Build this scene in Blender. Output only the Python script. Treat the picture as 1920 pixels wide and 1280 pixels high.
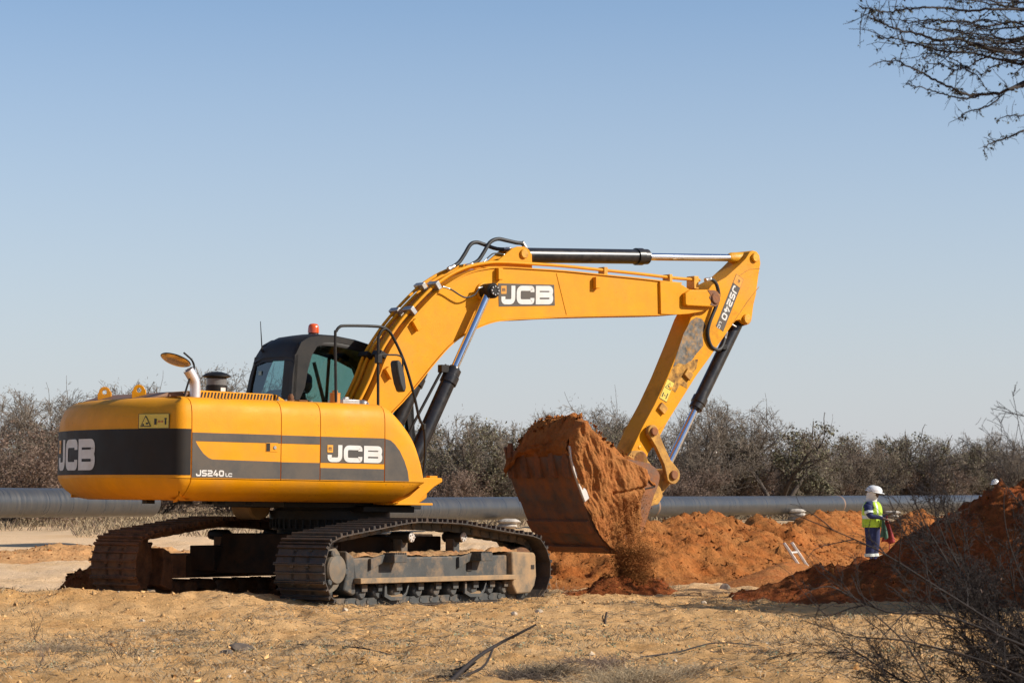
import bpy, bmesh, math, random
import numpy as np
from mathutils import Vector, Matrix
random.seed(7); rng = np.random.default_rng(7)
R = math.radians; PI = math.pi
for o in list(bpy.data.objects): bpy.data.objects.remove(o)
SC = bpy.context.scene; COL = SC.collection

# ---------------------------------------------------------------- camera, sky, sun, exposure
cam_d = bpy.data.cameras.new('camera'); cam = bpy.data.objects.new('camera', cam_d); COL.objects.link(cam)
cam.location = (0, 0, 1.3)
cam_d.sensor_width = 36; cam_d.lens = 4650 / 1920 * 36
cam.rotation_euler = (PI / 2 + math.atan(268 / 4650), 0, 0)
cam_d.clip_start = .1; cam_d.clip_end = 5000
cam_d.dof.use_dof = True; cam_d.dof.focus_distance = 30; cam_d.dof.aperture_fstop = 9
SC.camera = cam
SUN_EL, SUN_AZ = 31.0, -12.0          # azimuth from +X, negative = towards the camera
w = bpy.data.worlds.new('World'); SC.world = w; w.use_nodes = True
nt = w.node_tree; bg = nt.nodes['Background']
sky = nt.nodes.new('ShaderNodeTexSky'); sky.sky_type = 'NISHITA'; sky.sun_disc = False
sky.sun_elevation = R(SUN_EL); sky.sun_rotation = R(90 - SUN_AZ)
sky.altitude = 1000; sky.air_density = 1.0; sky.dust_density = .4; sky.ozone_density = 3.0
tint = nt.nodes.new('ShaderNodeMix'); tint.data_type = 'RGBA'; tint.blend_type = 'MULTIPLY'; tint.inputs[0].default_value = 1; tint.inputs[7].default_value = (1.13, 1.045, 1.01, 1)
nt.links.new(sky.outputs[0], tint.inputs[6])
# thin dry haze low over the horizon, by elevation of the ray
gc = nt.nodes.new('ShaderNodeTexCoord'); gs = nt.nodes.new('ShaderNodeSeparateXYZ'); nt.links.new(gc.outputs['Generated'], gs.inputs[0])
gr = nt.nodes.new('ShaderNodeMapRange'); gr.inputs[1].default_value = 0; gr.inputs[2].default_value = .19; gr.inputs[3].default_value = .85; gr.inputs[4].default_value = 0; nt.links.new(gs.outputs[2], gr.inputs[0])
hz = nt.nodes.new('ShaderNodeMix'); hz.data_type = 'RGBA'; nt.links.new(gr.outputs[0], hz.inputs[0]); nt.links.new(tint.outputs[2], hz.inputs[6]); hz.inputs[7].default_value = (4.0, 4.18, 4.75, 1)
nt.links.new(hz.outputs[2], bg.inputs[0]); bg.inputs[1].default_value = .10
sd = bpy.data.lights.new('sun', 'SUN'); sd.energy = 5.0; sd.angle = R(.5); sd.color = (1, .93, .82)
so = bpy.data.objects.new('sun', sd); COL.objects.link(so)
sv = Vector((math.cos(R(SUN_AZ)) * math.cos(R(SUN_EL)), math.sin(R(SUN_AZ)) * math.cos(R(SUN_EL)), math.sin(R(SUN_EL))))
so.rotation_euler = sv.to_track_quat('Z', 'Y').to_euler(); so.location = (20, -5, 12)
SC.view_settings.view_transform = 'Standard'; SC.view_settings.look = 'None'
SC.view_settings.exposure = .40; SC.view_settings.gamma = 1
SC.render.engine = 'CYCLES'

# ---------------------------------------------------------------- materials
def mat(name, col, rough=.6, metal=0., vary=.15, vscale=4., dust=None, damt=.5, dscale=3., bump=0., bscale=20., spec=.5, coat=0., dthr=.5, grain=0., stretch=None, specks=0.):
    m = bpy.data.materials.new(name); m.use_nodes = True; t = m.node_tree; n = t.nodes; l = t.links
    b = n['Principled BSDF']; b.inputs['Roughness'].default_value = rough; b.inputs['Metallic'].default_value = metal
    b.inputs['Specular IOR Level'].default_value = spec; b.inputs['Coat Weight'].default_value = coat
    tc = n.new('ShaderNodeTexCoord'); vec = tc.outputs['Object']
    if stretch: mp = n.new('ShaderNodeMapping'); mp.inputs['Scale'].default_value = stretch; l.new(vec, mp.inputs['Vector']); vec = mp.outputs[0]
    def noise(sc, det=6, rgh=.6):
        x = n.new('ShaderNodeTexNoise'); x.inputs['Scale'].default_value = sc; x.inputs['Detail'].default_value = det
        x.inputs['Roughness'].default_value = rgh; l.new(vec, x.inputs['Vector']); return x.outputs['Fac']
    def ramp(s, a, c):
        x = n.new('ShaderNodeMapRange'); x.inputs[1].default_value = a; x.inputs[2].default_value = c; l.new(s, x.inputs[0]); return x.outputs[0]
    def mix(f, a, c):
        x = n.new('ShaderNodeMix'); x.data_type = 'RGBA'
        if isinstance(f, float): x.inputs[0].default_value = f
        else: l.new(f, x.inputs[0])
        for i, v in ((6, a), (7, c)):
            if isinstance(v, tuple): x.inputs[i].default_value = (*v, 1)
            else: l.new(v, x.inputs[i])
        return x.outputs[2]
    if metal < .5: col = tuple(v * .85 for v in col); dust = tuple(v * .85 for v in dust) if dust else None
    c0 = tuple(max(0, v * (1 - vary)) for v in col); c1 = tuple(min(1, v * (1 + vary)) for v in col)
    cur = mix(ramp(noise(vscale), .35, .65), c0, c1)
    if grain: cur = mix(ramp(noise(bscale * 1.7, 3), .35, .7), cur, tuple(v * (1 - grain) for v in col))
    if dust:
        f = ramp(noise(dscale, 8, .7), dthr - .12, dthr + .18)
        x = n.new('ShaderNodeMath'); x.operation = 'MULTIPLY'; l.new(f, x.inputs[0]); x.inputs[1].default_value = damt
        cur = mix(x.outputs[0], cur, dust)
        y = n.new('ShaderNodeMapRange'); l.new(x.outputs[0], y.inputs[0]); y.inputs[3].default_value = rough; y.inputs[4].default_value = min(1, rough + .4)
        l.new(y.outputs[0], b.inputs['Roughness'])
    if specks:
        f = ramp(noise(34, 3, .5), .66, .70); g = ramp(noise(1.3, 3), .45, .65); x = n.new('ShaderNodeMath'); x.operation = 'MULTIPLY'; l.new(f, x.inputs[0]); l.new(g, x.inputs[1])
        y2 = n.new('ShaderNodeMath'); y2.operation = 'MULTIPLY'; l.new(x.outputs[0], y2.inputs[0]); y2.inputs[1].default_value = specks; cur = mix(y2.outputs[0], cur, (.16, .07, .02))
        f = ramp(noise(.9, 5, .65), .56, .72); y3 = n.new('ShaderNodeMath'); y3.operation = 'MULTIPLY'; l.new(f, y3.inputs[0]); y3.inputs[1].default_value = .55; cur = mix(y3.outputs[0], cur, (.60, .25, .05))
    l.new(cur, b.inputs['Base Color'])
    if bump:
        bp = n.new('ShaderNodeBump'); bp.inputs['Distance'].default_value = bump; l.new(noise(bscale, 8, .65), bp.inputs['Height']); l.new(bp.outputs[0], b.inputs['Normal'])
    m['_'] = 1
    return m
SAND = (.50, .33, .17); RED = (.40, .125, .030); DUSTC = (.36, .20, .09)
M = {}
M['yellow'] = mat('yellow_paint', (.81, .328, .002), .5, vary=.06, specks=.55, dust=(.60, .265, .045), damt=.5, dscale=2.2, dthr=.52, bump=.002, bscale=60, spec=.2)
M['yellow_dipper'] = mat('stained_yellow_paint', (.80, .325, .003), .5, vary=.06, specks=.8, dust=(.17, .07, .025), damt=.8, dscale=3.4, dthr=.66, bump=.003, bscale=50, spec=.2)
M['yellow_dirty'] = mat('scuffed_yellow_paint', (.80, .36, .006), .5, vary=.08, dust=(.20, .085, .03), damt=.85, dscale=5., dthr=.60, bump=.004, bscale=40)
M['yellow_worn'] = mat('worn_yellow_paint', (.62, .30, .03), .6, vary=.15, dust=(.25, .13, .06), damt=.9, dscale=9., dthr=.52, bump=.006, bscale=40)
M['stripe'] = mat('dark_stripe_paint', (.034, .031, .028), .5, vary=.15, dust=(.17, .12, .075), damt=.45, dscale=3.5, dthr=.42)
M['cab'] = mat('black_cab_paint', (.011, .010, .010), .5, vary=.2, dust=(.06, .045, .03), damt=.3, dscale=4, spec=.25)
M['black'] = mat('black_metal', (.010, .010, .010), .5, vary=.2, dust=(.06, .04, .025), damt=.3, dscale=8, spec=.25)
M['underframe'] = mat('underframe_shade_tone', (.02, .016, .013), .8, vary=.3, dust=(.09, .045, .02), damt=.6, dscale=3, spec=.15)  # colour taken near black to stand in for shade under the machine
M['stripe_shade'] = mat('rear_stripe_shade_tone', (.014, .012, .011), .55, vary=.2, dust=(.05, .033, .02), damt=.4, dscale=3.5, dthr=.5, spec=.25)  # darker, cleaner copy of the stripe paint; rear-face shade put into its colour
M['rubber'] = mat('black_rubber', (.02, .02, .02), .6)
M['barrel'] = mat('black_cylinder_paint', (.014, .014, .015), .28, vary=.2, dust=(.10, .07, .05), damt=.25, dscale=9)
M['chrome'] = mat('chrome_rod', (.72, .74, .80), .14, 1., vary=.04)
M['steel'] = mat('dull_steel', (.40, .38, .36), .4, .8, vary=.2)
M['track'] = mat('worn_track_steel', (.055, .050, .046), .5, .35, vary=.3, vscale=10, dust=(.16, .09, .045), damt=.5, dscale=6, dthr=.5, bump=.004, bscale=50)
M['trackmud'] = mat('mud_caked_steel', (.10, .045, .022), .85, .0, vary=.3, vscale=10, dust=(.30, .13, .05), damt=.7, dscale=5, dthr=.45, bump=.01, bscale=30)
M['frame'] = mat('dusty_undercarriage_paint', (.060, .060, .056), .6, vary=.2, dust=(.38, .23, .11), damt=.85, dscale=3.2, dthr=.60, bump=.003, bscale=40)
M['dustframe'] = mat('dust_covered_paint', (.20, .155, .105), .8, vary=.2, dust=(.46, .27, .12), damt=.85, dscale=4, dthr=.48, bump=.003, bscale=40)
M['bucket'] = mat('bare_bucket_steel', (.10, .075, .06), .6, .2, vary=.25, dust=(.42, .15, .045), damt=.9, dscale=3.2, dthr=.47, bump=.006, bscale=30)
M['steelhub'] = mat('dusty_hub_steel', (.15, .135, .11), .55, .3, vary=.2, dust=(.3, .19, .1), damt=.6, dscale=7)
M['bucketmud'] = mat('mud_caked_bucket_steel', (.14, .07, .035), .85, vary=.3, dust=(.36, .12, .035), damt=.9, dscale=5, dthr=.48, bump=.01, bscale=30)
M['white'] = mat('white_decal', (.74, .72, .68), .5, vary=.05, dust=(.45, .33, .2), damt=.35, dscale=8)
M['badge'] = mat('orange_badge', (.80, .33, .02), .5)
M['sticker'] = mat('yellow_sticker', (.78, .58, .08), .5, vary=.05)
M['ink'] = mat('black_ink', (.02, .018, .015), .5)
M['redink'] = mat('red_ink', (.5, .05, .03), .5)
M['seam'] = mat('dark_gap', (.02, .012, .006), .8)
M['orange_lens'] = mat('amber_plastic', (.75, .10, .01), .15, spec=.8)
M['dirt'] = mat('red_dirt', RED, .95, vary=.35, vscale=1.6, dust=(.52, .225, .07), damt=.8, dscale=1.8, dthr=.50, bump=.09, bscale=8, spec=.1, grain=.4)
M['dirtdark'] = mat('darker_red_dirt', (.30, .075, .02), .95, vary=.35, vscale=2.5, dust=(.42, .15, .045), damt=.6, dscale=3.5, dthr=.52, bump=.09, bscale=10, spec=.1, grain=.4)  # a darker red than the other dirt
M['sandload'] = mat('loose_sandy_dirt', (.52, .22, .07), .95, vary=.3, vscale=3.5, dust=(.36, .105, .03), damt=.8, dscale=3.5, dthr=.5, bump=.045, bscale=18, spec=.1, grain=.25)
M['pipe'] = mat('grey_coated_pipe', (.040, .044, .050), .27, vary=.15, vscale=6, spec=.5, dust=(.12, .10, .075), damt=.45, dscale=1.5, dthr=.5, stretch=(9, .6, .6))
M['seam_red'] = mat('pipe_weld_band', (.22, .13, .08), .6)
M['bag'] = mat('white_sandbag_cloth', (.50, .44, .37), .9, vary=.3, vscale=5, bump=.02, bscale=30)
M['stone'] = mat('pale_stone', (.56, .44, .31), .9, vary=.25, vscale=9, bump=.01, bscale=40)
M['wood'] = mat('grey_brown_bark', (.105, .078, .058), .9, vary=.3, vscale=12)
M['twig'] = mat('hazed_grey_brown_twig', (.225, .178, .132), .9, vary=.35, vscale=1.2)  # lightened so that distance haze sits in the twig colour
M['twigred'] = mat('reddish_twig', (.22, .15, .105), .9, vary=.3, vscale=1.2)
M['darkwood'] = mat('dark_bark', (.022, .014, .011), .85, vary=.3, vscale=12)
M['bank'] = mat('orange_sandy_bank', (.60, .33, .14), .95, vary=.2, vscale=2, dust=(.5, .22, .08), damt=.6, bump=.05, bscale=9, spec=.1)
M['leafgreen'] = mat('olive_leaves', (.15, .132, .066), .8, vary=.4, vscale=1.4)
M['leafbrown'] = mat('dry_brown_leaves', (.19, .120, .085), .85, vary=.35, vscale=1.6)
M['leafdark'] = mat('dark_olive_leaves', (.040, .042, .022), .8, vary=.4, vscale=8)
M['grass'] = mat('dry_grass', (.33, .25, .15), .9, vary=.35, vscale=.8)
M['litter'] = mat('grey_dry_litter', (.36, .265, .16), .9, vary=.5, vscale=2)
M['weed'] = mat('grey_green_weed', (.24, .25, .15), .9, vary=.3, vscale=5)
M['blue'] = mat('dark_blue_overalls', (.012, .020, .085), .85, vary=.2, bump=.006, bscale=20)
M['vest'] = mat('yellow_green_vest', (.40, .58, .035), .8, vary=.2, vscale=8, bump=.004, bscale=30)
M['reflect'] = mat('grey_reflective_tape', (.60, .64, .60), .4)
M['skin'] = mat('brown_skin', (.10, .050, .030), .6)
M['scarf'] = mat('white_scarf_cloth', (.66, .62, .56), .9, bump=.006, bscale=40)
M['helmet'] = mat('white_hard_hat', (.80, .79, .77), .35)
M['redcloth'] = mat('red_cloth', (.26, .02, .02), .8)
M['greencloth'] = mat('dark_green_cloth', (.05, .12, .08), .8)
M['alu'] = mat('dusty_aluminium', (.62, .60, .57), .45, .5, vary=.1, dust=(.40, .22, .1), damt=.5, dscale=9)
M['tan'] = mat('tan_paint', (.40, .24, .09), .7, dust=DUSTC, damt=.5)
M['lens'] = mat('mirror_glass', (.62, .50, .36), .25, .7)
def glass(name, tint, refl):
    m = bpy.data.materials.new(name); m.use_nodes = True; t = m.node_tree; n = t.nodes; n.remove(n['Principled BSDF'])
    tr = n.new('ShaderNodeBsdfTransparent'); tr.inputs[0].default_value = (*tint, 1)
    g = n.new('ShaderNodeBsdfGlossy'); g.inputs['Roughness'].default_value = .03; g.inputs[0].default_value = (.9, .95, 1, 1)
    mx = n.new('ShaderNodeMixShader'); mx.inputs[0].default_value = refl
    t.links.new(tr.outputs[0], mx.inputs[1]); t.links.new(g.outputs[0], mx.inputs[2]); t.links.new(mx.outputs[0], n['Material Output'].inputs[0])
    return m
M['glass'] = glass('tinted_cab_glass', (.66, .80, .77), .08)
M['reflgl'] = glass('rear_cab_glass', (.45, .60, .64), .10)

# ---------------------------------------------------------------- mesh helpers
def tag(o, label=None, cat=None, group=None, kind=None):
    if label: o['label'] = label
    if cat: o['category'] = cat
    if group: o['group'] = group
    if kind: o['kind'] = kind
    return o
def empty(name, loc=(0, 0, 0), rz=0.):
    o = bpy.data.objects.new(name, None); COL.objects.link(o); o.location = loc; o.rotation_euler = (0, 0, rz); o.empty_display_size = .2
    return o
def link(name, me, parent=None, mtx=None):
    o = bpy.data.objects.new(name, me); COL.objects.link(o)
    if parent: o.parent = parent
    if mtx is not None: o.matrix_local = mtx
    return o
def frame_axes(d):
    d = Vector(d).normalized(); a = Vector((0, 0, 1)) if abs(d.z) < .9 else Vector((1, 0, 0))
    x = d.cross(a).normalized(); return x, d.cross(x).normalized()
class MB:
    def __init__(s): s.v = []; s.f = []; s.m = []; s.cm = 0
    def add(s, vs, fs):
        b = len(s.v); s.v += [tuple(v) for v in vs]; s.f += [tuple(b + i for i in f) for f in fs]; s.m += [s.cm] * len(fs); return s
    def box(s, lo, hi, rot=None, piv=None):
        x0, y0, z0 = lo; x1, y1, z1 = hi
        vs = [Vector((x, y, z)) for x in (x0, x1) for y in (y0, y1) for z in (z0, z1)]
        if rot: 
            p = Vector(piv) if piv else sum(vs, Vector()) / 8
            vs = [p + rot @ (v - p) for v in vs]
        return s.add(vs, [(0, 1, 3, 2), (4, 6, 7, 5), (0, 4, 5, 1), (2, 3, 7, 6), (0, 2, 6, 4), (1, 5, 7, 3)])
    def prism(s, pts, y0, y1):
        n = len(pts); a = sum(pts[i][0] * pts[(i + 1) % n][1] - pts[(i + 1) % n][0] * pts[i][1] for i in range(n))
        if a < 0: pts = pts[::-1]
        vs = [(x, y0, z) for x, z in pts] + [(x, y1, z) for x, z in pts]
        fs = [tuple(range(n)), tuple(range(2 * n - 1, n - 1, -1))] + [(i, i + n, (i + 1) % n + n, (i + 1) % n) for i in range(n)]
        return s.add(vs, fs)
    def tube(s, pts, r, n=8, caps=True):
        pts = [Vector(p) for p in pts]; k = len(pts); rs = r if isinstance(r, (list, tuple)) else [r] * k
        vs = []; X = None
        for i, p in enumerate(pts):
            d = (pts[min(i + 1, k - 1)] - pts[max(i - 1, 0)]).normalized()
            if X is None: X, Y = frame_axes(d)
            else:
                X = (X - d * X.dot(d)).normalized(); Y = d.cross(X)
            vs += [p + (X * math.cos(2 * PI * j / n) + Y * math.sin(2 * PI * j / n)) * rs[i] for j in range(n)]
        fs = [(i * n + j, i * n + (j + 1) % n, (i + 1) * n + (j + 1) % n, (i + 1) * n + j) for i in range(k - 1) for j in range(n)]
        if caps: fs += [tuple(range(n - 1, -1, -1)), tuple((k - 1) * n + j for j in range(n))]
        return s.add(vs, fs)
    def lathe(s, a, b, prof, n=24):
        """prof: list of (t along a->b in metres, radius)"""
        a = Vector(a); d = (Vector(b) - a).normalized()
        X, Y = frame_axes(d); vs = []
        for t, r in prof: vs += [a + d * t + (X * math.cos(2 * PI * j / n) + Y * math.sin(2 * PI * j / n)) * r for j in range(n)]
        k = len(prof)
        fs = [(i * n + j, i * n + (j + 1) % n, (i + 1) * n + (j + 1) % n, (i + 1) * n + j) for i in range(k - 1) for j in range(n)]
        fs += [tuple(range(n - 1, -1, -1)), tuple((k - 1) * n + j for j in range(n))]
        return s.add(vs, fs)
    def disc_y(s, x, z, r, y0, y1, n=24, ch=.01):
        L = abs(y1 - y0); return s.lathe((x, y0, z), (x, y1, z), [(0, r - ch), (min(ch, L * .3), r), (L - min(ch, L * .3), r), (L, r - ch)], n)
    def grid(s, P, flip=False):
        """P[i][j] -> point"""
        a = len(P); b = len(P[0]); vs = [p for row in P for p in row]
        fs = [(i * b + j, (i + 1) * b + j, (i + 1) * b + j + 1, i * b + j + 1) for i in range(a - 1) for j in range(b - 1)]
        if flip: fs = [f[::-1] for f in fs]
        return s.add(vs, fs)
    def mesh(s, name, mats, angle=35, smooth=True):
        me = bpy.data.meshes.new(name); me.from_pydata(s.v, [], s.f)
        for m in (mats if isinstance(mats, (list, tuple)) else [mats]): me.materials.append(m)
        me.polygons.foreach_set('material_index', s.m)
        if smooth:
            me.polygons.foreach_set('use_smooth', [True] * len(me.polygons)); me.set_sharp_from_angle(angle=R(angle))
        me.update(); return me
    def build(s, name, mats, parent=None, mtx=None, bevel=0, angle=35, smooth=True, recalc=False):
        me = s.mesh(name, mats, angle, smooth)
        if recalc:
            bm = bmesh.new(); bm.from_mesh(me); bmesh.ops.recalc_face_normals(bm, faces=bm.faces); bm.to_mesh(me); bm.free()
        o = link(name, me, parent, mtx)
        if bevel:
            b = o.modifiers.new('bevel', 'BEVEL'); b.width = bevel; b.segments = 2; b.limit_method = 'ANGLE'; b.angle_limit = R(30)
        return o
def smooth_path(pts, k=4):
    """Catmull-Rom"""
    P = [Vector(p) for p in pts]; out = []
    for i in range(len(P) - 1):
        a = P[max(i - 1, 0)]; b = P[i]; c = P[i + 1]; d = P[min(i + 2, len(P) - 1)]
        for j in range(k):
            t = j / k; out.append(.5 * ((2 * b) + (c - a) * t + (2 * a - 5 * b + 4 * c - d) * t * t + (3 * b - a - 3 * c + d) * t ** 3))
    out.append(P[-1]); return out
# numpy value noise
def _h(ix, iy, seed):
    n = (ix.astype(np.int64) * 374761393 + iy.astype(np.int64) * 668265263 + seed * 1274126177) & 0xffffffff
    n = ((n ^ (n >> 13)) * 1274126177) & 0xffffffff
    return ((n ^ (n >> 16)) & 0xffff) / 65535.
def vn(x, y, seed=0):
    x = np.asarray(x, float); y = np.asarray(y, float); ix = np.floor(x); iy = np.floor(y); fx = x - ix; fy = y - iy
    fx = fx * fx * fx * (fx * (fx * 6 - 15) + 10); fy = fy * fy * fy * (fy * (fy * 6 - 15) + 10)
    a = _h(ix, iy, seed); b = _h(ix + 1, iy, seed); c = _h(ix, iy + 1, seed); d = _h(ix + 1, iy + 1, seed)
    return (a + (b - a) * fx + (c - a) * fy + (a - b - c + d) * fx * fy) * 2 - 1
def fbm(x, y, seed=0, o=4, g=.5):
    s = 0; a = 1
    for i in range(o): s = s + a * vn(np.asarray(x) * 2 ** i + 17.3 * i, np.asarray(y) * 2 ** i + 9.1 * i, seed + i); a *= g
    return s
def npmesh(name, X, Y, Z, mats, keep=None):
    a, b = X.shape; v = np.stack([X, Y, Z], -1).reshape(-1, 3)
    i, j = np.meshgrid(np.arange(a - 1), np.arange(b - 1), indexing='ij'); k = (i * b + j)
    f = np.stack([k, k + 1, k + b + 1, k + b], -1).reshape(-1, 4)
    if keep is not None:
        kf = keep.reshape(-1)[f].any(1); f = f[kf]
        u, inv = np.unique(f, return_inverse=True); v = v[u]; f = inv.reshape(-1, 4)
    me = bpy.data.meshes.new(name); me.vertices.add(len(v)); me.vertices.foreach_set('co', v.ravel())
    me.loops.add(len(f) * 4); me.loops.foreach_set('vertex_index', f.ravel().astype(np.int32))
    me.polygons.add(len(f)); me.polygons.foreach_set('loop_start', np.arange(0, len(f) * 4, 4, dtype=np.int32))
    me.polygons.foreach_set('use_smooth', np.ones(len(f), bool)); me.update(calc_edges=True); me.validate()
    for m in mats: me.materials.append(m)
    return me
def fastmesh(name, V, F, mats, smooth=False):
    """V (n,3) array, F (m,k) array"""
    V = np.asarray(V, float); F = np.asarray(F, np.int32); k = F.shape[1]
    me = bpy.data.meshes.new(name); me.vertices.add(len(V)); me.vertices.foreach_set('co', V.ravel())
    me.loops.add(F.size); me.loops.foreach_set('vertex_index', F.ravel())
    me.polygons.add(len(F)); me.polygons.foreach_set('loop_start', np.arange(0, F.size, k, dtype=np.int32))
    if smooth: me.polygons.foreach_set('use_smooth', np.ones(len(F), bool))
    me.update(calc_edges=True)
    for m in mats: me.materials.append(m)
    return me
def prisms(segs, n=3):
    """segs array (k,8): p0,p1,r0,r1 -> V,F of n-sided open prisms"""
    S_ = np.asarray(segs, float); p0 = S_[:, :3]; p1 = S_[:, 3:6]; r0 = S_[:, 6:7]; r1 = S_[:, 7:8]
    d = p1 - p0; d /= (np.linalg.norm(d, axis=1, keepdims=True) + 1e-9)
    a = np.where(np.abs(d[:, 2:3]) < .9, np.array([[0, 0, 1.]]), np.array([[1., 0, 0]]))
    x = np.cross(d, a); x /= np.linalg.norm(x, axis=1, keepdims=True); y = np.cross(d, x)
    vs = []
    for (p, r) in ((p0, r0), (p1, r1)):
        for j in range(n): vs.append(p + (x * math.cos(2 * PI * j / n) + y * math.sin(2 * PI * j / n)) * r)
    V = np.stack(vs, 1).reshape(-1, 3); k = len(S_); base = (np.arange(k) * 2 * n)[:, None]
    F = np.concatenate([base + np.array([[j, (j + 1) % n, n + (j + 1) % n, n + j]]) for j in range(n)], 0)
    return V, F
def leaf_quads(P, size, jit=.5):
    k = len(P); P = np.asarray(P); a = rng.normal(size=(k, 3)); a /= np.linalg.norm(a, axis=1, keepdims=True)
    b = rng.normal(size=(k, 3)); b -= a * (a * b).sum(1, keepdims=True); b /= np.linalg.norm(b, axis=1, keepdims=True)
    s = size * (1 + jit * rng.uniform(-1, 1, (k, 1))); a = a * s; b = b * s * .55
    V = np.stack([P - a, P - b, P + a, P + b], 1).reshape(-1, 3); F = np.arange(4 * k).reshape(-1, 4); return V, F

# ---------------------------------------------------------------- terrain
def sm(a, b, x): t = np.clip((x - a) / (b - a), 0, 1); return t * t * (3 - 2 * t)
def bumpg(x, y, cx, cy, rx, ry): return np.exp(-((x - cx) / rx) ** 2 - ((y - cy) / ry) ** 2)
def ground0(x, y):
    x = np.asarray(x, float); y = np.asarray(y, float)
    z = .03 * fbm(x * .25, y * .25, 3, 3)
    z = z + .20 * np.exp(-((y - 26.3) / .9) ** 2) * sm(-1.6, -3.0, x) - .04 * np.exp(-((y - 22) / 2.5) ** 2)
    near = np.exp(-(((x + 1.9) / 3.4) ** 4) - ((y - 28.8) / 2.1) ** 4)
    z = z * (1 - near) + near * (-.055)
    z = z - .10 * sm(27.5, 29.5, y) * sm(-3.5, -6, x) * (1 - sm(36, 45, y))
    z = z - .48 * bumpg(x, y, 8.2, 56, 6, 9)
    z = z + .10 * sm(55, 75, y) * (1 - bumpg(x, y, 8.2, 56, 6, 9))
    return z
def ground(x, y):
    z = ground0(x, y)
    f = 1 - sm(60, 110, np.asarray(y, float))
    n = .030 * fbm(np.asarray(x) * 1.7, np.asarray(y) * 1.7, 11, 3) + .019 * fbm(np.asarray(x) * 7, np.asarray(y) * 7, 21, 3, .65)
    n = n + .045 * np.maximum(0, fbm(np.asarray(x) * 2.6, np.asarray(y) * 1.3, 31, 3) - .25) + .030 * np.maximum(0, vn(np.asarray(x) * 9, np.asarray(y) * 6, 35) - .1)
    return z + n * f * .8
def gz(x, y): return float(ground(np.array([x]), np.array([y]))[0])
def axis_lines(fine_lo, fine_hi, step, lo, hi, g=1.12):
    a = list(np.arange(fine_lo, fine_hi + 1e-6, step)); s = step
    while a[-1] < hi: s *= g; a.append(min(a[-1] + s, hi))
    s = step
    while a[0] > lo: s *= g; a.insert(0, max(a[0] - s, lo))
    return np.array(a)
gx = axis_lines(-7, 7.5, .045, -2500, 2500); gy = axis_lines(14.5, 33, .045, -200, 3000, 1.05)
GX, GY = np.meshgrid(gx, gy, indexing='ij'); GZ = ground(GX, GY)
gm = bpy.data.materials.new('sandy_ground'); gm.use_nodes = True
def ground_mat(m):
    t = m.node_tree; n = t.nodes; l = t.links; b = n['Principled BSDF']; b.inputs['Roughness'].default_value = .95; b.inputs['Specular IOR Level'].default_value = .15
    tc = n.new('ShaderNodeTexCoord')
    def noise(sc, det=8, rg=.65, vec=None):
        x = n.new('ShaderNodeTexNoise'); x.inputs['Scale'].default_value = sc; x.inputs['Detail'].default_value = det; x.inputs['Roughness'].default_value = rg
        l.new(vec or tc.outputs['Object'], x.inputs['Vector']); return x.outputs['Fac']
    def rmp(s, a, c, o0=0., o1=1.):
        x = n.new('ShaderNodeMapRange'); x.inputs[1].default_value = a; x.inputs[2].default_value = c; x.inputs[3].default_value = o0; x.inputs[4].default_value = o1; l.new(s, x.inputs[0]); return x.outputs[0]
    def mix(f, a, c):
        x = n.new('ShaderNodeMix'); x.data_type = 'RGBA'; l.new(f, x.inputs[0])
        for i, v in ((6, a), (7, c)):
            if isinstance(v, tuple): x.inputs[i].default_value = (*v, 1)
            else: l.new(v, x.inputs[i])
        return x.outputs[2]
    def mul(a, b_):
        x = n.new('ShaderNodeMath'); x.operation = 'MULTIPLY'; l.new(a, x.inputs[0])
        if isinstance(b_, float): x.inputs[1].default_value = b_
        else: l.new(b_, x.inputs[1])
        return x.outputs[0]
    sep = n.new('ShaderNodeSeparateXYZ'); l.new(tc.outputs['Object'], sep.inputs[0])
    c = mix(rmp(noise(.9), .38, .62), (.65, .365, .140), (.735, .45, .205))
    c = mix(mul(rmp(noise(2.2), .52, .70), .6), c, (.52, .24, .07))
    c = mix(mul(rmp(noise(14, 6), .55, .68), .5), c, (.33, .17, .06))
    c = mix(mul(rmp(noise(45, 4), .60, .70), .6), c, (.66, .50, .33))
    c = mix(mul(rmp(noise(70, 3), .60, .68), .7), c, (.19, .115, .06))
    # pale driven sand beyond the machine, dry-grass litter far off
    far = mul(rmp(sep.outputs['Y'], 29., 34.), rmp(noise(.35), .2, .5))
    c = mix(mul(far, .85), c, (.77, .54, .33))
    vf = mul(rmp(sep.outputs['Y'], 58., 80.), rmp(noise(.5), .25, .6))
    c = mix(vf, c, (.36, .25, .14))
    l.new(c, b.inputs['Base Color'])
    bp = n.new('ShaderNodeBump'); bp.inputs['Distance'].default_value = .04; l.new(noise(13, 9, .72), bp.inputs['Height'])
    b2 = n.new('ShaderNodeBump'); b2.inputs['Distance'].default_value = .02; l.new(noise(60, 5, .7), b2.inputs['Height']); l.new(bp.outputs[0], b2.inputs['Normal'])
    l.new(b2.outputs[0], b.inputs['Normal'])
ground_mat(gm)
tag(link('ground', npmesh('ground', GX, GY, GZ, [gm])), kind='structure')
# ---------------------------------------------------------------- EXCAVATOR
PITCH = Matrix.Rotation(.0138, 4, 'Y')
MU = Matrix.Rotation(R(38), 4, 'Z') @ PITCH        # upper structure heading
MT = Matrix.Rotation(R(57), 4, 'Z') @ PITCH        # undercarriage heading
EX = tag(empty('excavator', (-2.1, 28.5, 0)), 'yellow and black tracked excavator lifting a full bucket of red dirt', 'excavator')
def part(b, name, mats, mtx=MU, parent=None, bevel=0, angle=35, recalc=False):
    if parent is None: return b.build(name, mats, EX, mtx, bevel, angle, True, recalc)
    return b.build(name, mats, parent, Matrix(), bevel, angle, True, recalc)
def P3(pts, y): return [(x, y, z) for x, z in pts]

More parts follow.
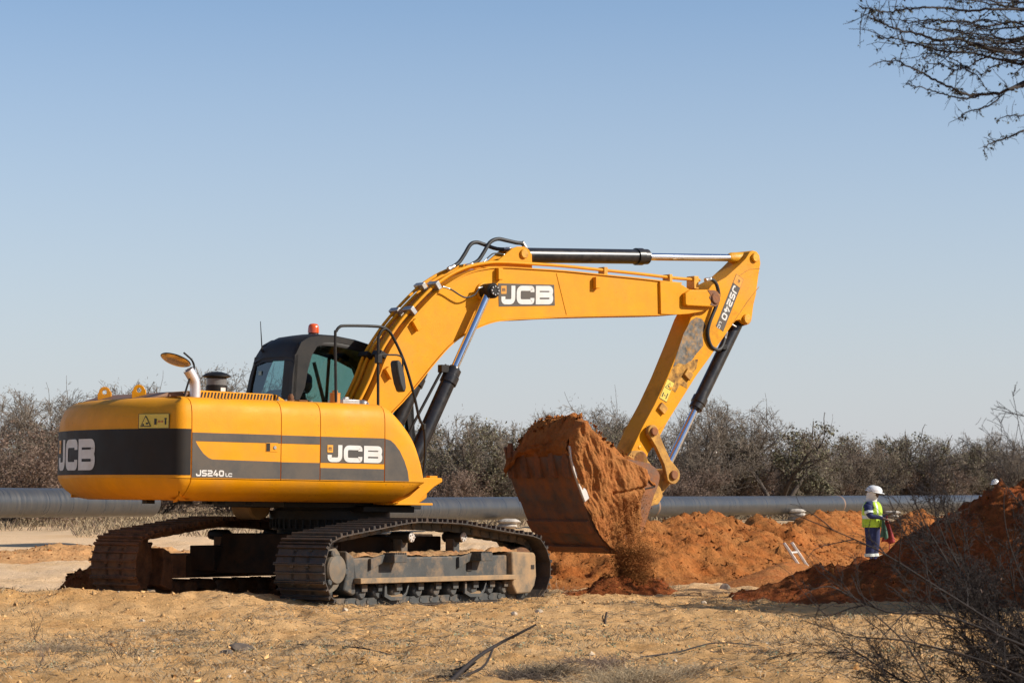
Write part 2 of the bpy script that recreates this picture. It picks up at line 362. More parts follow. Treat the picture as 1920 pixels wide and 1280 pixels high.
# -- undercarriage ----------------------------------------------------------
def track_loop():
    top = [(-2.11, .706), (-1.93, .765), (-1.36, .835), (-.68, .915), (-.3, .922), (.36, .905), (.7, .872), (1.3, .81), (1.93, .745)]
    pts = []
    pts += top
    for a in range(50, -91, -20): pts.append((1.86 + .385 * math.cos(R(a)), .33 + .385 * math.sin(R(a))))
    pts += [(1.6, -.055), (0, -.055), (-1.6, -.05)]
    for a in range(-95, -236, -20): pts.append((-1.83 + .42 * math.cos(R(a)), .385 + .42 * math.sin(R(a))))
    sp = smooth_path([(x, 0, z) for x, z in pts] + [(pts[0][0], 0, pts[0][1])], 6)
    return sp
def resample(sp, n):
    d = [0]
    for i in range(1, len(sp)): d.append(d[-1] + (sp[i] - sp[i - 1]).length)
    out = []; j = 0
    for k in range(n):
        t = d[-1] * k / n
        while d[j + 1] < t: j += 1
        out.append(sp[j].lerp(sp[j + 1], (t - d[j]) / (d[j + 1] - d[j] + 1e-9)))
    return out
LOOP = resample(track_loop(), 51)
def make_track(side, mud):
    """side -1 = right (near) track, +1 = left"""
    yo, yi = 1.62 * side, .97 * side; yc = (yo + yi) / 2
    b = MB(); N = len(LOOP)
    for i in range(N):
        p = LOOP[i]; q = LOOP[(i + 1) % N]; d = (q - p); L = d.length; d.normalize(); nrm = Vector((-d.z, 0, d.x)) # outward: loop goes clockwise
        def W(a, c, y): v = p + d * a + nrm * c; return (v.x, y, v.z)
        prof = [(.004, -.046), (.004, .0), (.016, .002), (.020, -.034), (L * .5 - .011, -.034), (L * .5 - .007, -.002), (L * .5 + .007, -.002), (L * .5 + .011, -.034), (L - .020, -.034), (L - .014, .006), (L - .001, .006), (L - .001, -.048), (L * .5, -.045)]
        n = len(prof); vs = [W(a, c, yi) for a, c in prof] + [W(a, c, yo) for a, c in prof]
        fs = [tuple(range(n)), tuple(range(2 * n - 1, n - 1, -1))] + [(k, k + n, (k + 1) % n + n, (k + 1) % n) for k in range(n)]
        b.add(vs, fs)
        b.cm = 1
        for s in (-1, 1):                      # chain links
            ya = yc + s * .10 - .022; yb = ya + .044
            pr = [(-.03, -.034), (L + .0, -.034), (L + .035, -.075), (L + .02, -.115), (L * .6, -.125), (.02, -.125), (-.03, -.10)]
            b.add([W(a, c, ya) for a, c in pr] + [W(a, c, yb) for a, c in pr], [tuple(range(7)), tuple(range(13, 6, -1))] + [(k, k + 7, (k + 1) % 7 + 7, (k + 1) % 7) for k in range(7)])
        v = p + nrm * -.08
        b.lathe((v.x, yc - .13, v.z), (v.x, yc + .13, v.z), [(0, .022), (.26, .022)], 8)
        b.cm = 0
    return part(b, 'track', [M['trackmud'] if mud else M['track'], M['trackmud'] if mud else M['frame']], MT, recalc=True, angle=30)
def under(side):
    s = side; t = make_track(s, s > 0); y = lambda a, b: (min(a * s, b * s), max(a * s, b * s))
    # main side frame: box with sloped top, ledge, rear cut-out round the final drive
    fm = M['frame'] if s < 0 else M['trackmud']; b = MB()
    y0, y1 = y(1.08, 1.46)
    b.prism([(-1.50, .505), (1.50, .505), (1.50, .235), (-1.46, .235)], y0, y1)
    b.prism([(-1.62, .58), (-1.48, .515), (-1.44, .12), (-1.50, .10), (-1.66, .16), (-1.60, .35)], y0, y1)
    fr = part(b, 'track_frame', fm, MT, bevel=.02)
    b = MB(); a0, a1 = y(1.461, 1.56); b.prism([(-1.49, .288), (1.545, .278), (1.545, .222), (-1.49, .228)], a0, a1); part(b, 'ledge', M['dustframe'] if s < 0 else fm, parent=fr, bevel=.008)
    # front idler guard plate
    b = MB(); a0, a1 = y(1.18, 1.53)
    b.prism([(1.50, .545), (1.97, .530), (2.01, .50), (2.03, .25), (1.99, .14), (1.90, .055), (1.60, .05), (1.52, .15)], a0, a1)
    g = part(b, 'idler_guard', M['dustframe'] if s < 0 else fm, MT, bevel=.02)
    b = MB(); a0, a1 = y(1.531, 1.535); b.prism([(1.90, .385), (1.97, .385), (1.97, .335), (1.90, .335)], a0, a1); part(b, 'slot', M['seam'], parent=g, bevel=.004)
    b = MB(); a0, a1 = y(1.13, 1.47); b.disc_y(1.86, .33, .27, a0, a1, 32, .03); part(b, 'idler_wheel', M['trackmud'], MT)
    # sprocket
    b = MB(); yc = 1.295 * s; n = 23; pr = []
    for k in range(n):
        for (da, r) in ((-.30, .285), (-.12, .335), (.12, .335), (.30, .285)): a = 2 * PI * (k + da) / n; pr.append((-1.83 + r * math.cos(a), .385 + r * math.sin(a)))
    b.prism(pr, yc - .035, yc + .035); sp = part(b, 'sprocket', fm, MT, bevel=.004)
    b = MB(); a0, a1 = (yc + .04 * s, 1.52 * s); b.lathe((-1.83, a0, .385), (-1.83, a1, .385), [(0, .25), (.05, .25), (.051, .165), (.15, .16), (.17, .145), (.178, .06), (.182, .02)], 32)
    hub = part(b, 'final_drive_cover', fm if s > 0 else M['steelhub'], MT, angle=25)
    for k in range(3): a = R(90 + 120 * k + 20); b = MB(); b.lathe((-1.83 + .175 * math.cos(a), 1.44 * s, .385 + .175 * math.sin(a)), (-1.83 + .175 * math.cos(a), 1.51 * s, .385 + .175 * math.sin(a)), [(0, .035), (.05, .035), (.06, .025)], 12); part(b, 'bolt_lug', M['frame'], parent=hub)
    for (x) in (-1.30, -1.0, -.66, -.25, .09, .43, .84, 1.18, 1.48):   # bottom rollers
        b = MB(); a0, a1 = y(1.15, 1.44); b.lathe((x, a0, .125), (x, a1, .125), [(0, .055), (.02, .075), (.05, .09), (.24, .09), (.27, .075), (.29, .055)], 16)
        b.box((x - .05, min(1.44 * s, 1.47 * s), .14), (x + .05, max(1.44 * s, 1.47 * s), .215)); part(b, 'bottom_roller', M['trackmud'] if s > 0 else M['frame'], MT)
    for x in (-.39, .63):
        b = MB(); a0, a1 = y(1.16, 1.42); b.lathe((x, a0, .715), (x, a1, .715), [(0, .05), (.02, .062), (.24, .062), (.26, .045)], 18); r = part(b, 'carrier_roller', M['black'], MT)
        b = MB(); a0, a1 = y(1.42, 1.44); b.disc_y(x, .715, .055, a0, a1, 14, .004)
        for k in range(5): a = R(72 * k); b.lathe((x + .035 * math.cos(a), 1.44 * s, .715 + .035 * math.sin(a)), (x + .035 * math.cos(a), 1.452 * s, .715 + .035 * math.sin(a)), [(0, .011), (.012, .009)], 6)
        part(b, 'hub_cap', M['alu'] if s < 0 else fm, parent=r)
        b = MB(); a0, a1 = y(1.22, 1.34); b.box((x - .06, a0, .50), (x + .06, a1, .70)); part(b, 'roller_bracket', fm, MT, bevel=.01)
    for x0, x1 in ((-.96, -.55), (.585, .985)):                       # roller guards
        b = MB(); a0, a1 = y(1.47, 1.50)
        b.prism([(x0 - .01, .215), (x0 - .02, .08), (x0 + .10, .035), (x1 - .08, .035), (x1 - .01, .10), (x1 + .04, .215), (x1 + .02, .215), (x1 - .03, .12), (x1 - .10, .075), (x0 + .12, .075), (x0 + .03, .11), (x0 + .02, .215)], a0, a1)
        gd = part(b, 'roller_guard', fm, MT, bevel=.004)
        b = MB(); b.add([(x0 + .01, 1.49 * s, .10), (x0 + .12, 1.5 * s, .05), (x1 - .1, 1.5 * s, .05), (x1 - .02, 1.49 * s, .10), (x1 - .1, 1.20 * s, .11), (x0 + .1, 1.20 * s, .11)], [(0, 1, 2, 3, 4, 5)])
        part(b, 'guard_tray', M['dustframe'] if s < 0 else fm, parent=gd)
    if s < 0:
        for x in (-.98, .70):                                         # foot steps
            b = MB(); b.box((x, -1.63, .445), (x + .235, -1.46, .535)); b.prism([(x - .25, .49), (x, .535), (x, .455), (x - .25, .37)], -1.50, -1.46)
            st = part(b, 'step', M['frame'], MT, bevel=.006)
            b = MB()
            for k in range(7): b.box((x + .01 + k * .032, -1.632, .536), (x + .024 + k * .032, -1.47, .552))
            part(b, 'tread_teeth', M['frame'], parent=st)
        b = MB(); b.box((.655, -1.472, .33), (.75, -1.461, .44)); part(b, 'frame_slot', M['seam'], MT)
for s in (-1, 1): under(s)
b = MB()
b.prism([(-1.15, .30), (1.15, .30), (1.0, .74), (-1.0, .74)], -.75, .75); b.box((-1.2, -1.06, .32), (.72, -.7, .72)); b.box((-1.2, .7, .32), (.72, 1.06, .60))
for s in (-1, 1):
    for e in (-1, 1): b.add([(e * .30, s * .4, .66), (e * .75, s * .4, .66), (e * 1.25, s * 1.10, .48), (e * .75, s * 1.10, .48), (e * .30, s * .4, .34), (e * .75, s * .4, .34), (e * 1.25, s * 1.10, .24), (e * .75, s * 1.10, .24)], [(0, 1, 2, 3), (4, 7, 6, 5), (0, 4, 5, 1), (1, 5, 6, 2), (2, 6, 7, 3), (3, 7, 4, 0)])
part(b, 'centre_frame', M['underframe'], MT, recalc=True, bevel=.01)
b = MB(); b.lathe((0, 0, .70), (0, 0, 1.12), [(0, .60), (.08, .60), (.081, .66), (.14, .66), (.141, .62), (.20, .62), (.201, .69), (.30, .69), (.301, .64), (.42, .64)], 64)
sl = part(b, 'slew_ring', M['black'], MU, angle=30)  # black tone stands in for the deep shade under the body
b = MB()
for k in range(48): a = 2 * PI * k / 48; b.lathe((.675 * math.cos(a), .675 * math.sin(a), .80), (.675 * math.cos(a), .675 * math.sin(a), .925), [(0, .014), (.125, .014)], 6)
part(b, 'ring_bolts', M['black'], parent=sl)  # bolts blackened too, with the same shade put into their colour
# underbody plates seen in the gap
b = MB(); b.box((-1.1, -.75, 1.03), (.75, .75, 1.10)); b.box((-.15, -.9, .99), (.55, -.35, 1.06)); part(b, 'belly_plate', M['black'], bevel=.01)
b = MB(); b.lathe((-.75, .3, 1.04), (-.75, .72, 1.04), [(0, .13), (.02, .15), (.38, .15), (.42, .12)], 20); part(b, 'filter_canister', M['tan'])

# -- upper body shell --------------------------------------------------------
HW = 1.352
def plan_pts():
    """outline from front right, back along the right side, round the rear, to the left side: list of (x, y)"""
    pts = [(.36 - i * .05, -HW) for i in range(60)]            # to x = -2.59
    pts = [p for p in pts if p[0] > -2.60]
    Rr = 3.10; cr = .13
    # corner: fillet between side line y=-HW and rear arc
    a1 = math.asin((HW - cr) / (Rr - cr)); cx = -(Rr - cr) * math.cos(a1); cy = -(HW - cr)
    aa = [-90 - k * (90 - math.degrees(a1)) / 8 for k in range(9)]
    right = [(cx + cr * math.cos(R(a)), cy + cr * math.sin(R(a))) for a in aa]
    arc = [(-Rr * math.cos(t), Rr * math.sin(t)) for t in np.linspace(-a1, a1, 41)]
    pts = [p for p in pts if p[0] > cx + .02] + right + arc[1:-1]
    cl_ = .42; a2 = math.asin((HW - cl_) / (Rr - cl_)); cx2 = -(Rr - cl_) * math.cos(a2)
    left = [(cx2 + cl_ * math.cos(R(a)), (HW - cl_) + cl_ * math.sin(R(a))) for a in [180 - math.degrees(a2) - k * (90 - math.degrees(a2)) / 8 for k in range(9)]]
    pts = [q for q in pts if not (q[1] > 0 and math.atan2(q[1], -q[0]) > a2 - .004)]
    return pts + left + [(cx2 + .1 + i * .1, HW) for i in range(20)], cx
PLAN, CX = plan_pts()
PL = [Vector((x, y, 0)) for x, y in PLAN]
CUM = [0]
for i in range(1, len(PL)): CUM.append(CUM[-1] + (PL[i] - PL[i - 1]).length)
def plan(s):
    i = max(0, min(len(PL) - 2, int(np.searchsorted(CUM, s) - 1))); t = (s - CUM[i]) / (CUM[i + 1] - CUM[i])
    p = PL[i].lerp(PL[i + 1], t)
    d0 = (PL[min(i + 1, len(PL) - 1)] - PL[max(i - 1, 0)]).normalized(); d1 = (PL[min(i + 2, len(PL) - 1)] - PL[i]).normalized()
    d = d0.lerp(d1, t).normalized(); n = Vector((-d.y, d.x, 0))    # outward
    return p, n
S0 = .36                                                       # s = S0 - x along the right side
def s_of_x(x): return S0 - x
S_REARMID = (CUM[-1] - 1.9 * 1 ) / 1
FRONT = [(-.196, 2.13), (-.13, 2.122), (-.066, 2.098), (0, 2.06), (.066, 2.005), (.13, 1.94), (.192, 1.855), (.235, 1.77), (.268, 1.68), (.30, 1.575), (.323, 1.47), (.338, 1.39), (.347, 1.322)]
def ztop(x):
    if x <= FRONT[0][0]: return 2.19
    for (a, b_), (c, d) in zip(FRONT, FRONT[1:]):
        if x <= c: return b_ + (d - b_) * (x - a) / (c - a) + .06 * max(0, 1 - (x + .196) / .3)
    return 1.322
UP = [(0, 1.33), (0, 1.40), (0, 1.6), (0, 1.8), (.002, 1.93), (.006, 2.02), (.02, 2.085), (.045, 2.13), (.09, 2.163), (.15, 2.178), (.25, 2.186), (.45, 2.19)]
LOW = [(.34, 1.095), (.25, 1.105), (.17, 1.14), (.10, 1.19), (.05, 1.24), (.012, 1.285), (.0, 1.322)]
UPC = [(0, 1.33), (0, 1.40), (0, 1.6), (0, 1.8), (.006, 1.90), (.012, 1.95), (.025, 1.99), (.06, 2.07), (.11, 2.125), (.18, 2.162), (.27, 2.18), (.45, 2.195)]
LOWC = [(.34, 1.10), (.24, 1.118), (.15, 1.155), (.075, 1.21), (.03, 1.265), (.008, 1.31), (.0, 1.335)]
def surf(s, z, off=0.):
    p, n = plan(s); q = p + n * off; return (q.x, q.y, z)
CWS0_ = S0 + 2.645
def shell(s0, s1, prof, step=.05, lip=.02, zs=None):
    n = max(2, int(round((s1 - s0) / step)) + 1); ss = [s0 + (s1 - s0) * i / (n - 1) for i in range(n)]
    rows = []
    for k, s in enumerate([ss[0]] + ss + [ss[-1]]):
        e = -lip if k in (0, n + 1) else 0
        p, nr = plan(s); zt = ztop(p.x) if p.y < -1.3 else 2.19
        row = []
        f_ = sm(CWS0_ - .02, CWS0_ + .50, s) if prof in (UPC, LOWC) else None
        for q_, (d, z) in enumerate(prof):
            if f_ is not None: d2, z2 = (UP if prof is UPC else LOW)[q_]; d = d2 + (d - d2) * f_; z = z2 + (z - z2) * f_
            if z > 1.322 and prof is UP: z = 1.33 + (z - 1.33) * (zt - 1.33) / .86
            if prof is LOW and p.x > .05 and p.y < -1.3:
                f = min(1, (p.x - .05) / .3); zb = 1.095 + .21 * f ** 1.6; z = zb + (z - 1.095) * (1.322 - zb) / .227; d = d * (1 - .6 * f)
            q = p - nr * (d - e); row.append((q.x, q.y, z - (-e if d > .2 else 0)))
        rows.append(row)
    b = MB(); b.grid(rows, True); return b
# dark inner core behind the panel gaps
b = MB(); b.prism([(-2.60, 1.34), (-2.60, 2.08), (-.25, 2.06), (-.05, 1.92), (.10, 1.72), (.22, 1.4), (.22, 1.34)], -1.315, -.62); b.prism([(-2.60, 1.16), (-2.60, 1.339), (.20, 1.339), (.05, 1.14)], -1.15, -.62)
b.box((-2.62, -.62, 1.14), (-.75, 1.25, 2.13)); b.box((-.75, .30, 1.10), (.95, 1.30, 1.24)); core = part(b, 'inner_body', M['seam'])
G = .005
def hood_top(x0, x1, y0, y1, z, m=M['yellow'], name='hood_top'):
    b = MB(); b.box((x0, y0, z - .02), (x1, y1, z)); return part(b, name, m, bevel=.006)
XP = [-2.645, -1.543, -1.042, -.193]
SP = [s_of_x(x) for x in XP]
names = ['engine_door', 'side_panel', 'storage_door']
for i in range(3):
    b = shell(SP[i + 1] + G, SP[i] - G, UP); o = part(b, names[i], M['yellow'], angle=50)
b = shell(s_of_x(.347), SP[3] - G, UP, .025); part(b, 'front_side_cover', M['yellow'], angle=50)
b = shell(s_of_x(.347), SP[0] - G, LOW, .05); part(b, 'lower_skirt', M['yellow'], angle=50)
# front face of the right housing (curved nose)
b = MB(); rows = []
for x, z in FRONT: rows.append([(x, y, z + (.06 * max(0, 1 - (x + .196) / .3)) ) for y in (-.92, -.80, -.62, -.50)])
rows += [[(.333, y, 1.28) for y in (-1.30, -.80, -.62, -.50)], [(.22, y, 1.17) for y in (-1.25, -.80, -.62, -.50)], [(.1, y, 1.105) for y in (-1.2, -.8, -.62, -.50)]]
b.grid(rows, True); part(b, 'housing_nose', M['yellow'], angle=40)
b = MB(); b.prism([(-.75, 1.12), (-.75, 2.185), (-.2, 2.185), (-.06, 2.13), (.06, 2.03), (.19, 1.87), (.30, 1.58), (.345, 1.33), (.2, 1.14)], -.52, -.50); part(b, 'housing_inner_wall', M['yellow'])
# counterweight
CWS0 = SP[0] + G; CWS1 = CUM[-1] - 1.30
b = shell(CWS0, CWS1, UPC, .05); cw = part(b, 'counterweight', M['yellow'], angle=60)
b = shell(CWS0, CWS1, LOWC, .05); part(b, 'lower_lip', M['yellow'], parent=cw, angle=60)
# counterweight deck + hood decks
b = MB(); n = 40; ring = [surf(CWS0 + (CWS1 - CWS0) * i / n, 2.194, -.44) for i in range(n + 1)]
b.add(ring, [tuple(range(len(ring)))]); part(b, 'deck', M['yellow'], parent=cw, recalc=True)
b = MB(); n = 40; ring = [surf(CWS0 + (CWS1 - CWS0) * i / n, 1.10, -.33) for i in range(n + 1)]
b.add(ring, [tuple(range(len(ring)))]); part(b, 'underside', M['yellow'], parent=cw, recalc=True)
b = MB()
for x in (-2.45, -2.05, -1.7): b.box((x, -.9, 1.06), (x + .10, -.8, 1.10)); b.box((x, -.1, 1.06), (x + .10, 0, 1.10))
part(b, 'mounting_bolt', M['black'], parent=cw)
hood_top(-2.62, -.72, -.93, 1.2, 2.186); hood_top(-.72, -.19, -.93, -.52, 2.186)
b = MB(); b.box((-2.6, 1.33, 1.12), (-.7, 1.352, 2.13)); part(b, 'left_panel', M['yellow'], bevel=.004)
b = MB(); b.prism([(-2.62, 2.187), (-2.40, 2.262), (-2.16, 2.27), (-2.16, 2.187)], -.45, 1.1); part(b, 'rear_engine_cover', mat('brown_cover_paint', (.20, .10, .05), .6), bevel=.012)  # cover has a brown colour of its own
# raised louvred hatch
b = MB(); b.prism([(-2.15, 2.187), (-2.13, 2.285), (-1.15, 2.275), (-.98, 2.187)], -.62, .9); ht = part(b, 'louvred_hatch', M['yellow'], bevel=.008)
b = MB()
for k in range(24): x = -2.10 + k * .042; b.prism([(x, 2.268), (x + .02, 2.268), (x + .006, 2.21), (x - .014, 2.21)], -.624, -.618)
part(b, 'louvres', M['seam'], parent=ht)
b = MB()
for k in range(20):
    x = -2.30 + k * .042
    if x < -1.56: 
        L_ = .03 + .05 * min(1, k / 12); b.add([(x, -1.30, 2.1325), (x + .016, -1.30, 2.1325), (x + .016, -1.30 + .05, 2.166), (x, -1.30 + .05, 2.166)], [(0, 1, 2, 3)])
        b.add([(x, -1.24, 2.168), (x + .016, -1.24, 2.168), (x + .016, -1.24 + L_, 2.182), (x, -1.24 + L_, 2.182)], [(0, 1, 2, 3)])
part(b, 'vent_slots', M['seam'])
# black stripes laid as thin film on the panels
def film(pts, m, name, off=.003, th=.002):
    """flat decal on the right side; pts (x,z)"""
    b = MB(); b.prism(pts, -HW - off, -HW - off + th); return part(b, name, m)
def rrect(x0, x1, z0, z1): return [(x0, z0), (x1, z0), (x1, z1), (x0, z1)]
zA, zB, zC, zD = 1.806, 1.717, 1.518, 1.338
x0, x1 = XP[0] + .008, XP[1] - .006
door_low = [(x0, zD), (x1, zD), (x1, zC + .002), (-2.395, zC + .012), (-2.44, zC + .028), (-2.50, zC + .07), (-2.545, zC + .12), (-2.575, zC + .16), (-2.60, zB), (x1, zB), (x1, zA), (x0, zA)]
film(door_low, M['stripe'], 'door_stripe')
x0, x1 = XP[1] + .006, XP[2] - .006
film(rrect(x0, x1, zB, zA - .002), M['stripe'], 'upper_stripe'); film(rrect(x0, x1, zD, zC), M['stripe'], 'lower_stripe')
x0, x1 = XP[2] + .006, XP[3] - .006
film(rrect(x0, x1, 1.522, zA - .002), M['stripe'], 'logo_panel'); film(rrect(x0, x1, zD, 1.466), M['stripe'], 'lower_stripe')
film([(XP[3] + .006, zD), (.14, zD), (.12, 1.45), (.075, 1.56), (.01, 1.67), (-.06, 1.745), (-.12, 1.786), (XP[3] + .006, zA - .006)], M['stripe'], 'front_stripe')
# counterweight stripe follows the curved face
zc0, zc1 = 1.362, 1.842
def band(s0, s1, z0, z1, off, m, name, parent=None, step=.04):
    n = max(2, int((s1 - s0) / step)); rows = []
    nz = 6
    for i in range(n + 1): rows.append([surf(s0 + (s1 - s0) * i / n, z0 + (z1 - z0) * j / nz, off - .006 * sm(1.8, 1.86, z0 + (z1 - z0) * j / nz) * 0) for j in range(nz + 1)])
    b = MB(); b.grid(rows, True); return part(b, name, m, parent=parent, angle=60)
band(CWS0 + .004, CWS1 - .3, zc0, zc1, .004, M['stripe_shade'], 'black_band', cw)

# lettering ------------------------------------------------------------------
def arcpts(c, r, a0, a1, n=6): return [(c[0] + r * math.cos(R(a0 + (a1 - a0) * i / n)), c[1] + r * math.sin(R(a0 + (a1 - a0) * i / n))) for i in range(n + 1)]
def rpath(pts, r):
    """polyline with rounded corners; pts may carry own radius"""
    out = [pts[0][:2]]
    for i in range(1, len(pts) - 1):
        a, b_, c = Vector(pts[i - 1][:2]), Vector(pts[i][:2]), Vector(pts[i + 1][:2]); rr = pts[i][2] if len(pts[i]) > 2 else r
        rr = min(rr, (a - b_).length * .49, (c - b_).length * .49)
        p = b_ + (a - b_).normalized() * rr; q = b_ + (c - b_).normalized() * rr
        for k in range(6): t = k / 5; out.append(tuple(p * (1 - t) ** 2 + b_ * 2 * t * (1 - t) + q * t * t))
    out.append(pts[-1][:2]); return out
def glyph(ch, t):
    """list of stroke centre-lines for a letter one unit high; returns (strokes, width)"""
    h = t / 2; r = .22
    if ch == 'J': w_ = .95; return [[(w_ - h, 1), (w_ - h, h), (h, h), (h, .42)]], w_
    if ch == 'C': w_ = 1.22; return [[(w_ - h, .66), (w_ - h, 1 - h), (h, 1 - h), (h, h), (w_ - h, h), (w_ - h, .34)]], w_
    if ch == 'B': w_ = 1.22; return [[(0, 1 - h), (w_ - h, 1 - h, .2), (w_ - h - .02, .52, .2), (t, .52)], [(0, h), (w_ - h, h, .22), (w_ - h, .50, .2), (t, .50)], [(h, 0), (h, 1)]], w_
    w_ = .95
    if ch == 'S': return [[(w_ - .04, 1 - h), (h, 1 - h), (h, .5), (w_ - h, .5), (w_ - h, h), (.04, h)]], w_
    if ch == '2': return [[(.04, 1 - h), (w_ - h, 1 - h), (w_ - h, .5), (h, .5), (h, h, .02), (w_, h)]], w_
    if ch == '4': return [[(w_ * .55, 1), (h * .8, .30, .01), (w_, .30)], [(w_ * .70, .62), (w_ * .70, 0)]], w_
    if ch == '0': return [[(w_ / 2, 1 - h), (w_ - h, 1 - h), (w_ - h, h), (h, h), (h, 1 - h), (w_ / 2 + .001, 1 - h)]], w_
    if ch == 'L': return [[(h, 1), (h, h, .01), (.8, h)]], .8
    return [], .5
def text_mesh(txt, t, place, size, gap=.12, mm=None, sub=.12):
    b = mm or MB(); cx = 0
    for ch in txt:
        st, w_ = glyph(ch, t)
        for k, path in enumerate(st):
            p = rpath(path, .24); q = []
            for i in range(len(p) - 1):
                n = max(1, int(math.dist(p[i], p[i + 1]) / sub)); q += [(p[i][0] + (p[i + 1][0] - p[i][0]) * j / n, p[i][1] + (p[i + 1][1] - p[i][1]) * j / n) for j in range(n)]
            q.append(p[-1]); L_ = []; Q = []
            for i in range(len(q)):
                a = q[max(i - 1, 0)]; c = q[min(i + 1, len(q) - 1)]; d = Vector((c[0] - a[0], c[1] - a[1]))
                if d.length < 1e-6: continue
                d.normalize(); n = Vector((-d.y, d.x)) * t / 2; o = .0006 * k
                L_.append(place((cx + q[i][0] + n.x) * size, (q[i][1] + n.y) * size, o)); Q.append(place((cx + q[i][0] - n.x) * size, (q[i][1] - n.y) * size, o))
            b.grid([L_, Q])
        cx += w_ + gap
    return b, cx - gap
def badge(mm, place, x, z, s_, mats_on=1):
    mm.cm = 1; mm.add([place(x, z, .0012), place(x + s_, z, .0012), place(x + s_, z + s_ * 1.2, .0012), place(x, z + s_ * 1.2, .0012)], [(0, 1, 2, 3)])
    mm.cm = 2
    for (a, c, e, f) in ((.2, .55, .8, .7), (.25, .75, .75, .85), (.3, .35, .8, .45), (.2, .35, .3, .85)):
        mm.add([place(x + a * s_, z + c * s_, .002), place(x + e * s_, z + c * s_, .002), place(x + e * s_, z + f * s_, .002), place(x + a * s_, z + f * s_, .002)], [(0, 1, 2, 3)])
    mm.cm = 0
def logo(place, h, name, width, parent=None, gap=.10, bd=True):
    """word of three letters fitted to a width; badge at the upper left of the first"""
    _, wu = text_mesh('JCB', .27, lambda a, c, o: (a, 0, c), 1, gap)
    kx = width / (wu * h); pl = lambda a, c, o: place(a * kx, c, o)
    b, _ = text_mesh('JCB', .27, pl, h, gap)
    if bd: badge(b, pl, -.02 * h, .56 * h, .36 * h)
    return part(b, name, [M['white'], M['badge'], M['ink']], parent=parent, recalc=False)
side = lambda x0, z0, off=.0065: (lambda a, c, o: (x0 + a, -HW - off - o, z0 + c))
logo(side(-.95, 1.532), .185, 'lettering', .72)
b, _ = text_mesh('JS240', .24, side(-2.59, 1.352), .066, .10); b2, _ = text_mesh('LC', .24, side(-2.232, 1.352), .038, .12, b)
part(b, 'model_lettering', M['white'])
# rear word: s runs right-to-left seen from behind, so letters go with decreasing s
S_B = None
def s_at_y(y):
    for i in range(len(PL) - 1):
        if PL[i].x < -2.5 and PL[i].y <= y <= PL[i + 1].y: return CUM[i] + (CUM[i + 1] - CUM[i]) * (y - PL[i].y) / (PL[i + 1].y - PL[i].y)
sL = s_at_y(.98)
logo(lambda a, c, o: surf(sL - a, 1.412 + c, .008 + o), .335, 'rear_lettering', 1.12, cw)
# warning stickers
def sticker(place, w_, h_, name, vertical=False, parent=None):
    b = MB(); q = lambda a, c, o: place(a * w_, c * h_, o)
    def quad(a, c, e, f, o, m): b.cm = m; b.add([q(a, c, o), q(e, c, o), q(e, f, o), q(a, f, o)], [(0, 1, 2, 3)])
    quad(0, 0, 1, 1, 0, 1); quad(.02, .03, .98, .97, .0008, 0)
    def tri(cx, cz, r, o, m): b.cm = m; b.add([q(cx - r * (1 if vertical else h_ / w_ * 1.15), cz - r * (w_ / h_ if vertical else 1) * .8, o), q(cx + r * (1 if vertical else h_ / w_ * 1.15), cz - r * (w_ / h_ if vertical else 1) * .8, o), q(cx, cz + r * (w_ / h_ if vertical else 1) * 1.0, o)], [(0, 1, 2)])
    if vertical:
        tri(.5, .72, .40, .0016, 1); tri(.5, .71, .30, .0024, 0); quad(.40, .66, .60, .74, .003, 1)
        quad(.15, .12, .28, .34, .0016, 1); quad(.68, .12, .80, .40, .0016, 1); quad(.38, .22, .58, .26, .0016, 1)
    else:
        tri(.25, .47, .43, .0016, 1); tri(.25, .455, .33, .0024, 0); quad(.14, .20, .20, .32, .003, 1); quad(.26, .28, .34, .40, .003, 1)
        quad(.53, .26, .60, .66, .0016, 1); quad(.86, .26, .91, .58, .0016, 1); quad(.85, .60, .92, .70, .0016, 1); quad(.65, .44, .81, .48, .0016, 2)
        b.cm = 2; b.add([q(.64, .46, .0018), q(.69, .38, .0018), q(.69, .54, .0018), q(.82, .46, .0018), q(.77, .54, .0018), q(.77, .38, .0018)], [(0, 1, 2), (3, 4, 5)])
    return part(b, name, [M['sticker'], M['ink'], M['redink']], parent=parent)
sW = s_at_y(-.84)
sticker(lambda a, c, o: surf(sW - a, 1.822 + c + .022, .0075 + o), .42, .155, 'warning_sticker', parent=cw)
# door handle
b = MB(); b.box((-1.735, -HW - .004, 1.625), (-1.585, -HW - .001, 1.72)); hd = part(b, 'door_handle', M['yellow'], bevel=.004)
b = MB(); b.box((-1.73, -HW - .006, 1.63), (-1.685, -HW - .0035, 1.715)); part(b, 'recess', M['seam'], parent=hd)
b = MB(); b.disc_y(-1.625, 1.67, .02, -HW - .012, -HW - .003, 14, .003); part(b, 'lock', M['steel'], parent=hd)
